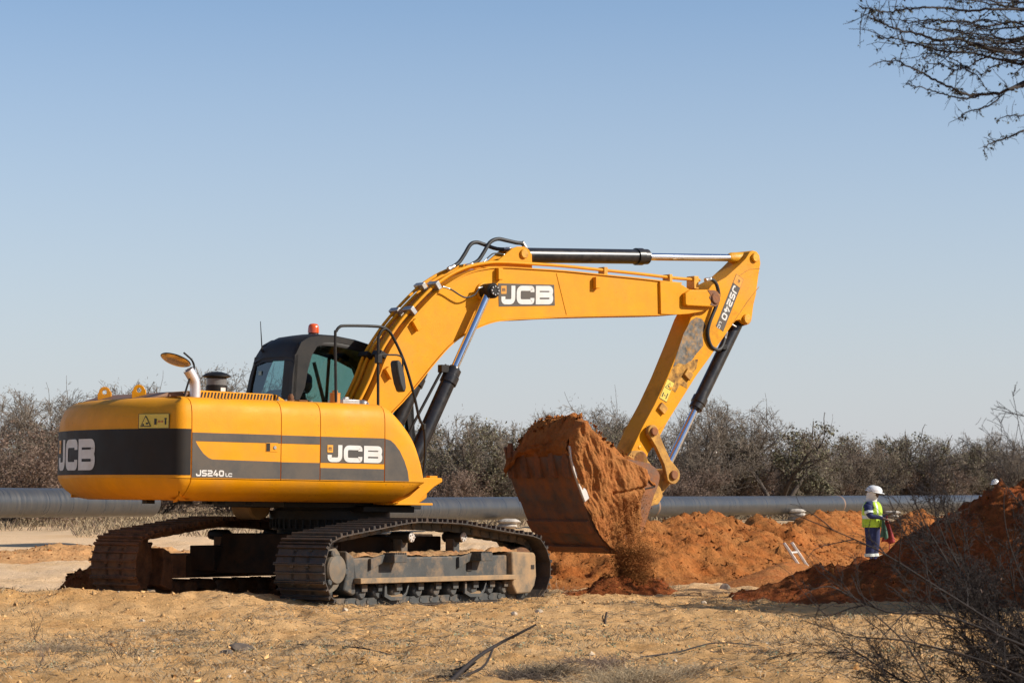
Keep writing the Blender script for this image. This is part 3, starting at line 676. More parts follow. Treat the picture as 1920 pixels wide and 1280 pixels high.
# front nose bracket and left platform
b = MB(); b.prism([(.30, 1.39), (.86, 1.385), (.863, 1.342), (.75, 1.286), (.60, 1.17), (.53, 1.09), (.2, 1.09)], -1.0, -.40); part(b, 'front_bracket', M['yellow'], bevel=.01)
b = MB(); b.box((.08, -1.15, 1.075), (.62, -.5, 1.10)); b.box((.74, -.92, 1.386), (.85, -.85, 1.41)); part(b, 'bracket_plate', M['yellow'], bevel=.004)
b = MB(); b.prism([(-.7, 1.09), (1.5, 1.09), (1.62, 1.16), (1.62, 1.30), (-.7, 1.30)], .33, 1.35); part(b, 'cab_platform', M['yellow'], bevel=.02)
b = MB(); b.box((-.72, -.48, 1.1), (.75, .32, 1.42)); b.prism([(.05, 1.4), (.15, 2.02), (.55, 2.02), (.75, 1.7), (.75, 1.4)], -.33, -.26); b.prism([(.05, 1.4), (.15, 2.02), (.55, 2.02), (.75, 1.7), (.75, 1.4)], .26, .33); part(b, 'boom_mount', M['yellow'], bevel=.01)
# deck furniture --------------------------------------------------------------
def eye(x, y, z=2.19):
    b = MB(); o_ = [(x - .085, z - .01), (x + .085, z - .01)] + arcpts((x, z + .10), .062, 0, 180, 10); b2 = [(p[0], p[1]) for p in o_]
    hole = arcpts((x, z + .10), .026, 0, 360, 12)[:-1]
    # plate with a hole: strips between outline and hole
    def ring_outline(n=24):
        out = []
        for k in range(n):
            a = 2 * PI * k / n; d = (math.cos(a), math.sin(a)); 
            if d[1] > 0: r_ = .062
            else: r_ = min(.11 / max(1e-3, -d[1]), .075 / max(.25, abs(d[0])) if abs(d[0]) > .6 else 9); r_ = min(r_, .125)
            out.append((x + d[0] * r_, z + .10 + d[1] * r_))
        return out
    O = ring_outline(); n = 24; H_ = [(x + .026 * math.cos(2 * PI * k / n), z + .10 + .026 * math.sin(2 * PI * k / n)) for k in range(n)]
    Y0, Y1 = y - .022, y + .022
    V = [(p[0], Y0, p[1]) for p in O] + [(p[0], Y0, p[1]) for p in H_] + [(p[0], Y1, p[1]) for p in O] + [(p[0], Y1, p[1]) for p in H_]
    F = []
    for k in range(n):
        j = (k + 1) % n; F += [(k, j, n + j, n + k), (2 * n + k, 3 * n + k, 3 * n + j, 2 * n + j), (k, 2 * n + k, 2 * n + j, j), (n + k, n + j, 3 * n + j, 3 * n + k)]
    rot = Matrix.Rotation(R(-36), 4, 'Z'); V = [(rot @ (Vector(v) - Vector((x, y, 0))) + Vector((x, y, 0))) for v in V]
    b.add(V, F); part(b, 'lifting_eye', M['yellow'], recalc=True, bevel=.003)
eye(-2.5, .80); eye(-2.5, .03)
b = MB(); ex = smooth_path([(-2.17, -.60, 2.18), (-2.17, -.60, 2.32), (-2.19, -.60, 2.40), (-2.26, -.60, 2.50)], 5)
b.tube(ex, .058, 16, False); b.tube(ex[::-1], .05, 16, False); part(b, 'exhaust_pipe', mat('dull_chromed_pipe', (.70, .66, .66), .38, .6, vary=.1), angle=60)
b = MB(); e = ex[-1]; d = (ex[-1] - ex[-2]).normalized(); b.lathe(e - d * .06, e - d * .055, [(0, .046), (.005, .046)], 16); part(b, 'exhaust_mouth', M['seam'])
PX = -1.66
b = MB(); b.lathe((PX, -.2, 2.20), (PX, -.2, 2.6), [(0, .118), (.16, .118), (.161, .110), (.25, .110), (.251, .122), (.262, .155), (.276, .155), (.30, .115), (.318, .05)], 28); pc = part(b, 'air_precleaner', M['black'], angle=30)
b = MB(); b.lathe((PX, -.2, 2.37), (PX, -.2, 2.46), [(0, .112), (.07, .112)], 28); part(b, 'dust_bowl', mat('smoky_plastic', (.16, .155, .15), .3), parent=pc)
b = MB(); b.box((PX - .02, -.325, 2.30), (PX + .04, -.316, 2.34)); part(b, 'small_sticker', M['white'], parent=pc)
# rear mirror on a bent arm
b = MB(); arm = smooth_path([(-2.32, -.62, 2.20), (-2.26, -.62, 2.38), (-2.20, -.62, 2.52), (-2.225, -.62, 2.60), (-2.30, -.62, 2.66), (-2.33, -.62, 2.68)], 4); b.tube(arm, .011, 8); mr = part(b, 'rear_mirror', M['black'])
b = MB(); c = Vector((-2.45, -.66, 2.60)); dn = Vector((-.42, -.10, -1.0)).normalized()
b.lathe(c - dn * .03, c + dn * .05, [(0, .05), (.012, .12), (.028, .165), (.034, .17), (.04, .165)], 28); part(b, 'mirror_housing', M['black'], parent=mr)
b = MB(); b.lathe(c + dn * .011, c + dn * .05, [(0, .162), (.012, .14), (.022, .09), (.026, .02)], 28); part(b, 'mirror_glass', M['lens'], parent=mr, angle=60)
# handrail
RAIL = [(-.712, 2.19), (-.735, 2.90), (-.722, 2.97), (-.68, 3.018), (-.61, 3.035), (-.30, 3.049), (-.12, 3.047), (-.04, 3.02), (.03, 2.955), (.19, 2.692), (.329, 2.338), (.416, 2.05), (.483, 1.954), (.50, 1.80), (.503, 1.654), (.484, 1.444), (.47, 1.38)]
b = MB(); b.tube(smooth_path(P3(RAIL, -1.15), 5), .0165, 10); hr = part(b, 'handrail', M['black'])
b = MB(); b.tube(smooth_path(P3([(-.149, 2.15), (-.160, 2.84), (-.145, 2.96), (-.10, 3.02), (-.05, 3.03)], -1.15), 5), .0165, 10); part(b, 'rail_post', M['black'], parent=hr)
for lo, hi in (((-.185, -1.18, 2.64), (-.12, -1.12, 2.74)), ((.465, -1.17, 1.92), (.50, -1.13, 1.99))): b = MB(); b.box(lo, hi); part(b, 'rail_clamp', M['black'], parent=hr, bevel=.006)
b = MB(); b.tube(smooth_path(P3([(-.16, 2.735), (0, 2.742), (.10, 2.742), (.15, 2.72), (.163, 2.67), (.165, 2.50)], -1.17), 4), .010, 8); b.box((.11, -1.19, 2.475), (.175, -1.15, 2.525)); ma = part(b, 'side_mirror', M['black'])
b = MB(); b.prism([(-.005, 2.68), (.045, 2.675), (.085, 2.60), (.115, 2.48), (.13, 2.38), (.115, 2.325), (.075, 2.33), (.035, 2.42), (.0, 2.55), (-.015, 2.64)], -1.30, -1.17); part(b, 'mirror_shell', M['rubber'], parent=ma, bevel=.02)
# fittings on the right deck
b = MB(); b.lathe((-.66, -1.05, 2.175), (-.66, -1.05, 2.33), [(0, .058), (.11, .058), (.111, .062), (.12, .062), (.125, .03), (.15, .03)], 18); part(b, 'filler_neck', mat('orange_filler', (.62, .22, .02), .5))
b = MB(); b.box((-.52, -1.0, 2.185), (-.25, -.70, 2.235)); b.box((-.46, -.95, 2.235), (-.40, -.9, 2.262)); b.lathe((-.08, -.75, 2.18), (-.08, -.75, 2.25), [(0, .06), (.05, .055), (.065, .03)], 16); part(b, 'valve_block', M['steel'], bevel=.006)
b = MB(); b.lathe((-1.17, -.95, 2.18), (-1.17, -.95, 2.28), [(0, .045), (.03, .045), (.031, .03), (.06, .034), (.09, .018)], 12); b.box((-1.19, -1.15, 2.186), (-1.08, -1.05, 2.20)); part(b, 'bleed_valve', M['trackmud'])
b = MB()
for x in (-1.55, -1.38, -1.28, -.95, -.62, -.2): b.lathe((x, -1.02, 2.186), (x, -1.02, 2.21), [(0, .016), (.015, .014), (.02, .008)], 8)
part(b, 'deck_bolts', M['steel'])
# -- cab ------------------------------------------------------------------------
YR, YL = -(-.38), 1.30          # right wall y = .38, left wall y = 1.30 (local y is to the left)
SIDE = [(-.33, 1.30), (-.32, 2.24), (-.297, 2.58), (-.259, 2.807), (-.187, 2.946), (-.08, 3.008), (.10, 3.035), (.30, 3.030), (.60, 2.995), (.90, 2.93), (1.15, 2.84), (1.30, 2.70), (1.42, 2.30), (1.50, 1.30)]
WIN = [(-.215, 1.95), (-.205, 2.27), (-.13, 2.42), (-.089, 2.634), (-.039, 2.799), (.03, 2.902), (.13, 2.955), (.25, 2.968), (.411, 2.957), (.66, 2.91), (.95, 2.83), (1.12, 2.74), (1.24, 2.55), (1.32, 2.2), (1.36, 1.95)]
def frame_with_hole(outer, inner, y0, y1):
    bm = bmesh.new()
    def loop(pts): 
        vs = [bm.verts.new((x, y0, z)) for x, z in pts]; return [bm.edges.new((vs[i], vs[(i + 1) % len(vs)])) for i in range(len(vs))]
    es = loop(outer) + loop(inner); bmesh.ops.triangle_fill(bm, use_beauty=True, edges=es)
    r = bmesh.ops.extrude_face_region(bm, geom=list(bm.faces)); vs = [v for v in r['geom'] if isinstance(v, bmesh.types.BMVert)]
    bmesh.ops.translate(bm, verts=vs, vec=(0, y1 - y0, 0)); bmesh.ops.recalc_face_normals(bm, faces=bm.faces)
    b = MB(); bm.verts.index_update(); b.add([v.co[:] for v in bm.verts], [tuple(v.index for v in f.verts) for f in bm.faces]); bm.free(); return b
def cab_wall(yc, th, name):
    b = frame_with_hole(SIDE, WIN, yc - th, yc + th)
    if yc > 1: b.v = [(x, y - max(0, z - 2.25) * .28, z) for x, y, z in b.v]
    return part(b, name, M['cab'], recalc=True)
wr = cab_wall(.40, .035, 'cab_side'); wl = cab_wall(1.36, .035, 'cab_side')
b = MB(); b.prism(WIN, .385, .389); part(b, 'side_window', M['glass'], parent=wr); b = MB(); b.prism(WIN, 1.36, 1.364); b.v = [(x, y - max(0, z - 2.25) * .28, z) for x, y, z in b.v]; part(b, 'side_window', M['glass'], parent=wl)
b = MB(); b.tube([(.02, .41, 2.72), (.26, .41, 1.98)], .022, 6); part(b, 'window_bar', M['cab'], parent=wr)
b = MB(); b.tube([(.75, 1.18, 2.93), (.80, 1.35, 1.9)], .02, 6); part(b, 'door_pillar', M['cab'], parent=wl)
# roof + rear roof curve, with rounded long edges
b = MB(); rows = []
for (x, z) in [(-.284, 2.765), (-.272, 2.81), (-.252, 2.86), (-.215, 2.925), (-.155, 2.978), (-.08, 3.02), (.10, 3.052), (.30, 3.050), (.60, 3.015), (.90, 2.95), (1.15, 2.86), (1.30, 2.74)]:
    rows.append([(x, .37, z - .03 - .06), (x, .365, z - .05), (x, .385, z - .018), (x, .43, z), (x, .58, z + .012), (x, .80, z + .016), (x, 1.02, z + .012), (x, 1.10, z - .005), (x, 1.405 - .28 * (z - .035 - 2.25) - .02, z - .035), (x, 1.41 - .28 * (z - .10 - 2.25), z - .10)])
b.grid(rows, True); rows2 = [[(p[0], p[1], p[2] - .045) for p in r] for r in rows]; b.grid(rows2); part(b, 'cab_roof', M['cab'], angle=50)
# rear wall with a window
b = frame_with_hole([(.365, 1.30), (.365, 2.80), (1.40, 2.80), (1.40, 1.30)][::-1], [(.585, 1.95), (.585, 2.745), (1.345, 2.745), (1.345, 1.95)][::-1], 0, .05)
rot = Matrix(((0, 1, 0, -.345), (1, 0, 0, 0), (0, 0, 1, 0), (0, 0, 0, 1)))
b.v = [tuple(rot @ Vector(v)) for v in b.v]
# lean the upper part forward to meet the curved rear edge, tuck in the left edge towards the top
b.v = [(x + max(0, z - 2.2) * .12, y - (max(0, z - 2.25) * .28 if y > 1.0 else 0), z) for x, y, z in b.v]
rw = part(b, 'cab_rear', M['cab'], recalc=True, bevel=.006)
b = MB(); b.add([(-.325, .58, 1.95), (-.325, .58, 2.2), (-.262, .58, 2.75), (-.262, 1.21, 2.75), (-.325, 1.35, 2.25), (-.325, 1.35, 1.95)], [(0, 1, 2, 3, 4, 5)]); part(b, 'rear_window', M['reflgl'], parent=rw)
b = MB(); b.add([(-.312, .64, 2.0), (-.268, .64, 2.64), (-.268, .70, 2.64), (-.312, .70, 2.0)], [(0, 1, 2, 3)]); 
b = MB(); b.box((-.29, 1.06, 2.58), (-.283, 1.12, 2.63)); part(b, 'window_label', mat('pale_label', (.25, .36, .34), .5), parent=rw)
# front pillars + glass, floor, seat, consoles
b = MB(); b.prism([(1.20, 2.84), (1.30, 2.70), (1.42, 2.30), (1.50, 1.30), (1.46, 1.30), (1.38, 2.28), (1.26, 2.66), (1.17, 2.80)], .365, .45); b.prism([(1.20, 2.84), (1.30, 2.70), (1.42, 2.30), (1.50, 1.30), (1.46, 1.30), (1.38, 2.28), (1.26, 2.66), (1.17, 2.80)], 1.14, 1.20); part(b, 'cab_front', M['cab'])
b = MB(); b.add([(1.21, .44, 2.80), (1.21, 1.23, 2.80), (1.46, 1.23, 1.5), (1.46, .44, 1.5)], [(0, 1, 2, 3)]); part(b, 'windscreen', M['glass'])
b = MB(); b.box((-.3, .37, 1.30), (1.46, 1.30, 1.36)); b.box((-.3, .40, 1.36), (-.2, 1.28, 2.05)); b.box((.98, .46, 2.62), (1.12, .60, 2.82)); part(b, 'cab_interior', M['black'])
b = MB(); b.prism([(-.12, 1.55), (.42, 1.55), (.45, 1.68), (-.02, 1.70), (-.10, 2.30), (-.17, 2.42), (-.24, 2.38), (-.2, 1.6)], .62, 1.06); b.box((-.05, .74, 1.36), (.3, .94, 1.55)); part(b, 'driver_seat', M['rubber'], bevel=.03)
b = MB(); b.box((.0, .46, 1.36), (.5, .58, 1.85)); b.box((.0, 1.1, 1.36), (.5, 1.2, 1.85)); b.tube([(.45, .52, 1.85), (.48, .52, 2.02)], .015, 8); b.tube([(.45, 1.15, 1.85), (.48, 1.15, 2.02)], .015, 8); part(b, 'control_console', M['black'], bevel=.01)
# beacon, aerial
b = MB(); b.lathe((.23, .75, 3.05), (.23, .75, 3.2), [(0, .07), (.03, .062), (.045, .05)], 18); bc = part(b, 'beacon', M['black'])
b = MB(); b.lathe((.23, .75, 3.09), (.23, .75, 3.2), [(0, .068), (.05, .066), (.085, .06), (.105, .045), (.112, .01)], 22); part(b, 'beacon_lens', M['orange_lens'], parent=bc, angle=60)
b = MB(); b.tube([(-.26, 1.10, 2.88), (-.27, 1.13, 3.22)], [.008, .004], 6); b.lathe((-.26, 1.10, 2.86), (-.26, 1.10, 2.92), [(0, .02), (.05, .012)], 8); part(b, 'aerial', M['black'])
b = MB(); wire = [(-.10 + .33 * t + .0 * t, .45 + .3 * t, 2.99 + .075 * math.sin(t * 1.7) + .008 * (k % 2)) for k, t in enumerate(np.linspace(0, 1, 28))]; b.tube(wire, .006, 5); part(b, 'beacon_cable', M['rubber'])
# -- boom ---------------------------------------------------------------------------
BTOP = [(.12, 1.80), (.18, 2.0), (.333, 2.215), (.49, 2.496), (.616, 2.779), (.798, 3.039), (.961, 3.228), (1.18, 3.44), (1.38, 3.61), (1.605, 3.749), (1.833, 3.847), (2.064, 3.903), (2.297, 3.934), (2.748, 3.946), (3.262, 3.954), (3.864, 3.947), (4.481, 3.94), (5.006, 3.927), (5.18, 3.925)]
BBOT = [(5.16, 3.548), (4.862, 3.522), (4.073, 3.468), (3.269, 3.408), (2.899, 3.371), (2.60, 3.345), (2.40, 3.322), (2.189, 3.290), (1.958, 3.215), (1.706, 3.095), (1.503, 2.955), (1.281, 2.74), (1.061, 2.505), (.844, 2.285), (.649, 2.11), (.50, 1.95), (.45, 1.80), (.38, 1.72), (.24, 1.70)]
bt = smooth_path([(x, 0, z) for x, z in BTOP], 3); bb = smooth_path([(x, 0, z) for x, z in BBOT], 3)
b = MB(); b.prism([(v.x, v.z) for v in bt] + [(v.x, v.z) for v in bb], -.212, .212); bm_ = part(b, 'boom', M['yellow'], angle=25)
def flange(path, y0, y1, th, side_):
    rows = []; P = path
    for i, v in enumerate(P):
        d = (P[min(i + 1, len(P) - 1)] - P[max(i - 1, 0)]).normalized(); n = Vector((-d.z, 0, d.x)) * side_
        rows.append([(v + n * .002 + Vector((0, y, 0))) for y in (y0, y1)] + [(v + n * th + Vector((0, y, 0))) for y in (y1, y0)] + [(v + n * .002 + Vector((0, y0, 0)))])
    b = MB(); b.grid(rows); k = len(rows); n5 = 5
    b.add([rows[0][j] for j in range(4)], [(0, 1, 2, 3)]); b.add([rows[-1][j] for j in range(4)], [(3, 2, 1, 0)]); return b
part(flange(bt[4:], -.232, .232, .016, 1), 'top_plate', M['yellow'], parent=bm_, angle=25, recalc=True)
part(flange(bb[:-6], -.232, .232, .016, 1), 'bottom_plate', M['yellow'], parent=bm_, angle=25, recalc=True)
# boom tip fork
FORK = [(4.80, 3.93), (5.132, 3.93), (5.20, 3.90), (5.30, 3.86), (5.389, 3.862), (5.62, 3.878), (5.714, 3.875), (5.775, 3.83), (5.79, 3.77), (5.765, 3.69), (5.673, 3.640), (5.499, 3.585), (5.284, 3.545), (5.135, 3.528), (4.98, 3.52), (4.817, 3.515)]
for s in (-1, 1):
    y0, y1 = sorted((s * .20, s * .245)); b = MB(); b.prism(FORK, y0, y1); fk = part(b, 'boom_fork', M['yellow'], bevel=.006)
    y0, y1 = sorted((s * .246, s * .31)); b = MB(); b.prism([(5.17, 3.80), (5.264, 3.85), (5.66, 3.875), (5.73, 3.86), (5.775, 3.82), (5.79, 3.76), (5.77, 3.70), (5.71, 3.665), (5.63, 3.65), (5.20, 3.64), (5.17, 3.66)], y0, y1); part(b, 'cheek_boss', M['yellow'], parent=fk, bevel=.015)
    y0, y1 = sorted((s * .30, s * .335)); b = MB(); b.disc_y(5.686, 3.765, .075, y0, y1, 22, .012); part(b, 'pin_head', M['bucket'], parent=fk)
    y0, y1 = sorted((s * .311, s * .315)); b = MB(); b.prism([(5.55, 3.865), (5.67, 3.868), (5.73, 3.85), (5.765, 3.80), (5.77, 3.75), (5.74, 3.69), (5.68, 3.665), (5.60, 3.675), (5.62, 3.72), (5.58, 3.77), (5.60, 3.81)], y0, y1); part(b, 'grease_stain', M['bucket'], parent=fk)
b = MB(); b.box((5.14, -.2, 3.56), (5.24, .2, 3.91)); part(b, 'fork_web', M['yellow'])
# lugs for the arm cylinder
for s in (-1, 1):
    y0, y1 = sorted((s * .09, s * .125)); b = MB(); b.prism([(2.05, 3.93), (2.264, 4.004), (2.404, 4.108), (2.521, 4.195), (2.60, 4.222), (2.70, 4.228), (2.77, 4.20), (2.82, 4.14), (2.83, 3.94)], y0, y1); lg = part(b, 'cylinder_lug', M['yellow'], bevel=.005)
    y0, y1 = sorted((s * .12, s * .155)); b = MB(); b.disc_y(2.69, 4.14, .058, y0, y1, 18, .008); part(b, 'pin_head', M['yellow_dirty'], parent=lg)
# side bits
BK = [(2.228, 3.855), (1.006, 3.176), (.63, 2.60), (3.75, 3.846)]
for x, z in BK: b = MB(); b.box((x - .035, -.275, z - .07), (x + .035, -.213, z + .07), Matrix.Rotation(R(-35 if x < 2 else 0), 3, 'Y')); part(b, 'hose_bracket', M['yellow'], bevel=.006)
b = MB(); b.prism([(2.234, 3.745), (3.10, 3.782), (3.115, 3.528), (2.25, 3.466)], -.2155, -.213); part(b, 'logo_plate', M['stripe'])
logo(lambda a, c, o: (2.285 + a, -.2165 - o, 3.495 + c + a * .058), .225, 'boom_lettering', .80)
sticker(lambda a, c, o: (4.897 + a, -.2145 - o, 3.60 + c), .085, .165, 'boom_sticker', True)
b = MB(); b.tube([(3.134, -.2125, 3.925), (3.30, -.2125, 3.425)], .006, 4); b.tube([(4.99, -.2125, 3.91), (4.99, -.2125, 3.54)], .006, 4); b.tube([(5.06, -.2125, 3.91), (5.06, -.2125, 3.54)], .006, 4); part(b, 'weld_seam', M['yellow'])
# steel pipes along the top
for y in (-.16, -.10, .10, .16):
    r_ = .02; path = []
    for i, v in enumerate(bt[5:]):
        d = (bt[min(i + 6, len(bt) - 1)] - bt[i + 4]).normalized(); n = Vector((-d.z, 0, d.x)); path.append(v + n * (.075 if abs(y) > .12 else .05) + Vector((0, y, 0)))
    if y < 0: path = path + [Vector((5.35, y, 4.0)), Vector((5.55, y, 4.0))]
    if y > -.12: path = [p for p in path if p.x < 2.3]
    b = MB(); b.tube(path, r_, 8); part(b, 'boom_pipe', M['yellow'], angle=60)
for k in (7, 14, 19):
    v = bt[5 + k]; d = (bt[6 + k] - bt[4 + k]).normalized(); n = Vector((-d.z, 0, d.x)); c = v + n * .06
    b = MB(); ang = math.atan2(-d.z, d.x); b.box((c.x - .03, -.225, c.z - .045), (c.x + .03, -.05, c.z + .055), Matrix.Rotation(ang, 3, 'Y')); b.box((c.x - .03, .05, c.z - .045), (c.x + .03, .225, c.z + .055), Matrix.Rotation(ang, 3, 'Y')); part(b, 'pipe_clamp', M['steel'] if k > 7 else M['black'], bevel=.006)
for lo, hi in (((3.92, -.19, 3.95), (3.98, -.07, 4.06)), ((5.0, -.2, 3.94), (5.05, -.06, 4.04)), ((5.42, -.2, 3.88), (5.50, -.05, 4.045))): b = MB(); b.box(lo, hi); part(b, 'pipe_saddle', M['yellow_dirty'], bevel=.006)
def hose(pts, y, r_=.024, name='hose', m=None, y2=None):
    n = len(pts); b = MB(); P = smooth_path([(x, y + ((y2 - y) * i / (n - 1) if y2 is not None else 0), z) for i, (x, z) in enumerate(pts)], 5); b.tube(P, r_, 10); h = part(b, name, m or M['rubber'], angle=60)
    for a, c in ((P[0], P[2]), (P[-1], P[-3])):
        b = MB(); d = (c - a).normalized(); b.lathe(a - d * .01, c, [(0, r_ * 1.2), (.05, r_ * 1.2), (.055, r_ * 1.05), (.10, r_ * 1.05)], 10); part(b, 'hose_fitting', M['steel'], parent=h)
hose([(1.69, 3.90), (1.828, 3.979), (1.919, 4.088), (2.01, 4.216), (2.103, 4.25), (2.22, 4.231), (2.409, 4.194), (2.599, 4.202)], .05)
hose([(1.86, 3.93), (2.022, 4.008), (2.113, 4.117), (2.205, 4.245), (2.322, 4.297), (2.464, 4.288), (2.607, 4.273), (2.703, 4.268), (2.755, 4.22)], -.08)
hose([(2.08, 3.98), (2.184, 4.075), (2.277, 4.119), (2.49, 4.106)], -.1, .008, 'grease_line')
hose([(1.357, 3.64), (1.471, 3.616), (1.608, 3.555), (1.7, 3.536), (1.814, 3.576), (1.882, 3.654), (1.96, 3.68)], -.30, .010, 'grease_line', None, -.30)
# boom cylinders
def cyl(a, b_, f, rb, rr, name, rodname, collar=.14, parent=None, base_r=.0):
    """barrel from a to a+(b-a)*f, rod to b"""
    a = Vector(a); b_ = Vector(b_); d = b_ - a; L = d.length; d.normalize(); m = a + d * (L * f)
    q = MB(); q.lathe(a, m, [(0, rb * .8), (.02, rb), (L * f - collar, rb), (L * f - collar + .002, rb * 1.18), (L * f - collar * .55, rb * 1.18), (L * f - collar * .5, rb * 1.05), (L * f - .03, rb * 1.05), (L * f - .028, rb * .8), (L * f, rb * .7)], 28)
    o = part(q, name, M['barrel'], angle=35)
    q = MB(); q.lathe(m - d * .1, b_, [(0, rr), (L * (1 - f) + .1, rr)], 24); part(q, rodname, M['chrome'], angle=60)
    return o
for s in (-1, 1):
    y = s * .335
    bc_ = cyl((.78, y, 1.32), (2.00, y, 3.62), .60, .088, .047, 'boom_cylinder', 'cylinder_rod', .22)
    q = MB(); q.disc_y(2.01, 3.63, .092, *sorted((s * .24, s * .43)), 26, .015); q.disc_y(2.01, 3.63, .07, *sorted((s * .42, s * .45)), 22, .01); rh = part(q, 'rod_head', M['black'], angle=30)
    q = MB()
    for k in range(8): a = R(45 * k); q.lathe((2.01 + .05 * math.cos(a), .45 * s, 3.63 + .05 * math.sin(a)), (2.01 + .05 * math.cos(a), .462 * s, 3.63 + .05 * math.sin(a)), [(0, .011), (.01, .009)], 6)
    part(q, 'bolt_heads', M['steel'], parent=rh)
    q = MB(); q.tube([(1.385, y - .0, 2.72), (1.335, y, 2.69), (1.30, y, 2.62), (.93, y, 2.03), (.70, y, 1.6)], .018, 8); q.box((1.29, y - .04, 2.63), (1.40, y + .04, 2.72)); part(q, 'cylinder_pipe', M['black'], bevel=.004)
    q = MB(); q.disc_y(2.01, 3.63, .11, *sorted((s * .213, s * .245)), 24, .01); part(q, 'boom_boss', M['yellow_dirty'])
ac = cyl((2.80, 0, 4.139), (6.50, 0, 4.365), .545, .093, .048, 'arm_cylinder', 'arm_cylinder_rod', .22)
q = MB(); q.disc_y(2.69, 4.14, .085, -.085, .085, 20, .01); q.box((2.69, -.06, 4.08), (2.86, .06, 4.20)); part(q, 'cylinder_eye', M['barrel'])
q = MB(); q.disc_y(6.50, 4.35, .08, -.08, .08, 20, .01); q.lathe((6.2, 0, 4.347), (6.46, 0, 4.363), [(0, .05), (.05, .07), (.26, .075)], 18); part(q, 'rod_eye', M['yellow_dirty'])
# -- dipper arm
DIP = [(6.433, 4.424), (6.489, 4.451), (6.557, 4.441), (6.609, 4.396), (6.628, 4.29), (6.590, 4.12), (6.549, 3.873), (6.505, 3.739), (6.472, 3.54), (6.43, 3.485), (6.38, 3.465), (6.32, 3.48), (6.26, 3.528), (6.193, 3.517), (6.127, 3.456), (5.93, 3.234), (5.735, 3.015), (5.498, 2.763), (5.014, 2.162), (4.91, 2.01), (4.80, 1.86), (4.70, 1.76), (4.643, 1.63), (4.60, 1.58), (4.52, 1.55), (4.43, 1.57), (4.38, 1.63), (4.375, 1.72), (4.594, 2.082), (4.801, 2.382), (5.009, 2.731), (5.237, 3.168), (5.40, 3.50), (5.55, 3.72), (5.771, 3.955), (6.012, 4.068), (6.233, 4.23), (6.367, 4.34)]
b = MB(); b.prism(DIP, -.16, .16); dp = part(b, 'dipper_arm', M['yellow_dipper'], bevel=.006)
b = MB(); b.add([], [])
stain = [(5.28, 3.30), (5.40, 3.47), (5.50, 3.52), (5.60, 3.50), (5.66, 3.42), (5.60, 3.30), (5.62, 3.16), (5.50, 3.05), (5.42, 2.96), (5.30, 2.90), (5.20, 2.92), (5.10, 2.86), (5.16, 3.02), (5.22, 3.16)]
b = MB(); b.prism(stain, -.1625, -.1605); part(b, 'worn_patch', mat('scraped_grey_steel', (.12, .11, .095), .5, .3, vary=.5, vscale=14, dust=(.60, .28, .03), damt=.8, dscale=16, dthr=.58), parent=dp)
b = MB(); b.prism([(4.98, 2.66), (5.12, 2.90), (5.22, 2.93), (5.33, 2.91), (5.45, 2.97), (5.53, 2.98), (5.50, 2.86), (5.36, 2.72), (5.34, 2.60), (5.22, 2.64), (5.14, 2.54), (5.04, 2.60)], -.1622, -.1604); part(b, 'chipped_paint', mat('chipped_yellow_paint', (.72, .34, .02), .55, vary=.1, dust=(.07, .035, .02), damt=.95, dscale=11, dthr=.47), parent=dp)
for x, z in [(5.345, 2.775), (4.914, 2.33)]: b = MB(); b.box((x - .05, -.20, z - .06), (x + .05, -.161, z + .06), Matrix.Rotation(R(-52), 3, 'Y')); part(b, 'hose_bracket', M['yellow_worn'], bevel=.006)
for (x, z, r_, y1) in [(6.515, 4.36, .06, -.20), (6.37, 3.545, .065, -.20), (4.55, 1.83, .022, -.170), (5.06, 2.60, .026, -.170)]:
    for s in (-1, 1):
        b = MB(); b.disc_y(x, z, r_, *sorted((s * .158, s * abs(y1))), 20, .008); part(b, 'pin', M['yellow_dirty'], parent=dp)
# weld line + folded plate on the upper arm
b = MB(); b.tube(P3([(6.60, 3.98), (6.40, 3.78), (6.12, 3.46)], -.161), .005, 4); b.tube(P3([(6.24, 4.10), (6.42, 4.20), (6.61, 4.22)], -.161), .005, 4); b.tube(P3([(4.66, 2.10), (4.82, 2.02), (4.98, 2.14)], -.161), .005, 4); part(b, 'weld_seam', M['yellow_worn'], parent=dp)
# rotated model decal
pa = Vector((6.20, 0, 3.975)); pb_ = Vector((5.915, 0, 3.415)); dr = (pb_ - pa).normalized(); upv = Vector((-dr.z, 0, dr.x))
if upv.x < 0: upv = -upv
def dplace(a, c, o): v = pa + dr * a + upv * (c - .055); return (v.x, -.1640 - o, v.z)
b = MB(); 
def quad(b, a, c, e, f, o): b.add([dplace(a, c, o), dplace(e, c, o), dplace(e, f, o), dplace(a, f, o)], [(0, 1, 2, 3)])
quad(b, -.13, -.02, .655, .125, .0002 - .0012); dc = part(b, 'decal_plate', M['stripe'], parent=dp)
b = MB(); b.cm = 1; quad(b, -.125, -.015, -.0, .12, .0002); b.cm = 0; b, _ = text_mesh('JS240', .24, lambda a, c, o: dplace(a + .02, c + .005, .0004 + o), .095, .12, b); b, _ = text_mesh('LC', .22, lambda a, c, o: dplace(a + .565, c + .005, .0004 + o), .045, .12, b); badge(b, lambda a, c, o: dplace(a, c, o), -.10, .02, .07)
part(b, 'decal_lettering', [M['white'], M['badge'], M['ink']], parent=dp)
pw = Vector((4.845, 0, 2.47)); ux = Vector((.86, 0, -.36)).normalized(); uz = Vector((.47, 0, .88)).normalized()
sticker(lambda a, c, o: tuple(pw + ux * (a + .03) + uz * (c) + Vector((0, -.1622 - o, 0))), .13, .29, 'arm_sticker', True, dp)
hose([(5.55, 3.995), (5.66, 4.01), (5.75, 3.96), (5.80, 3.87), (5.816, 3.784), (5.784, 3.67), (5.698, 3.488), (5.666, 3.357), (5.689, 3.246), (5.755, 3.153), (5.864, 3.118), (5.952, 3.154), (6.017, 3.262), (6.05, 3.36)], -.28, .024, 'hose', None, -.12)
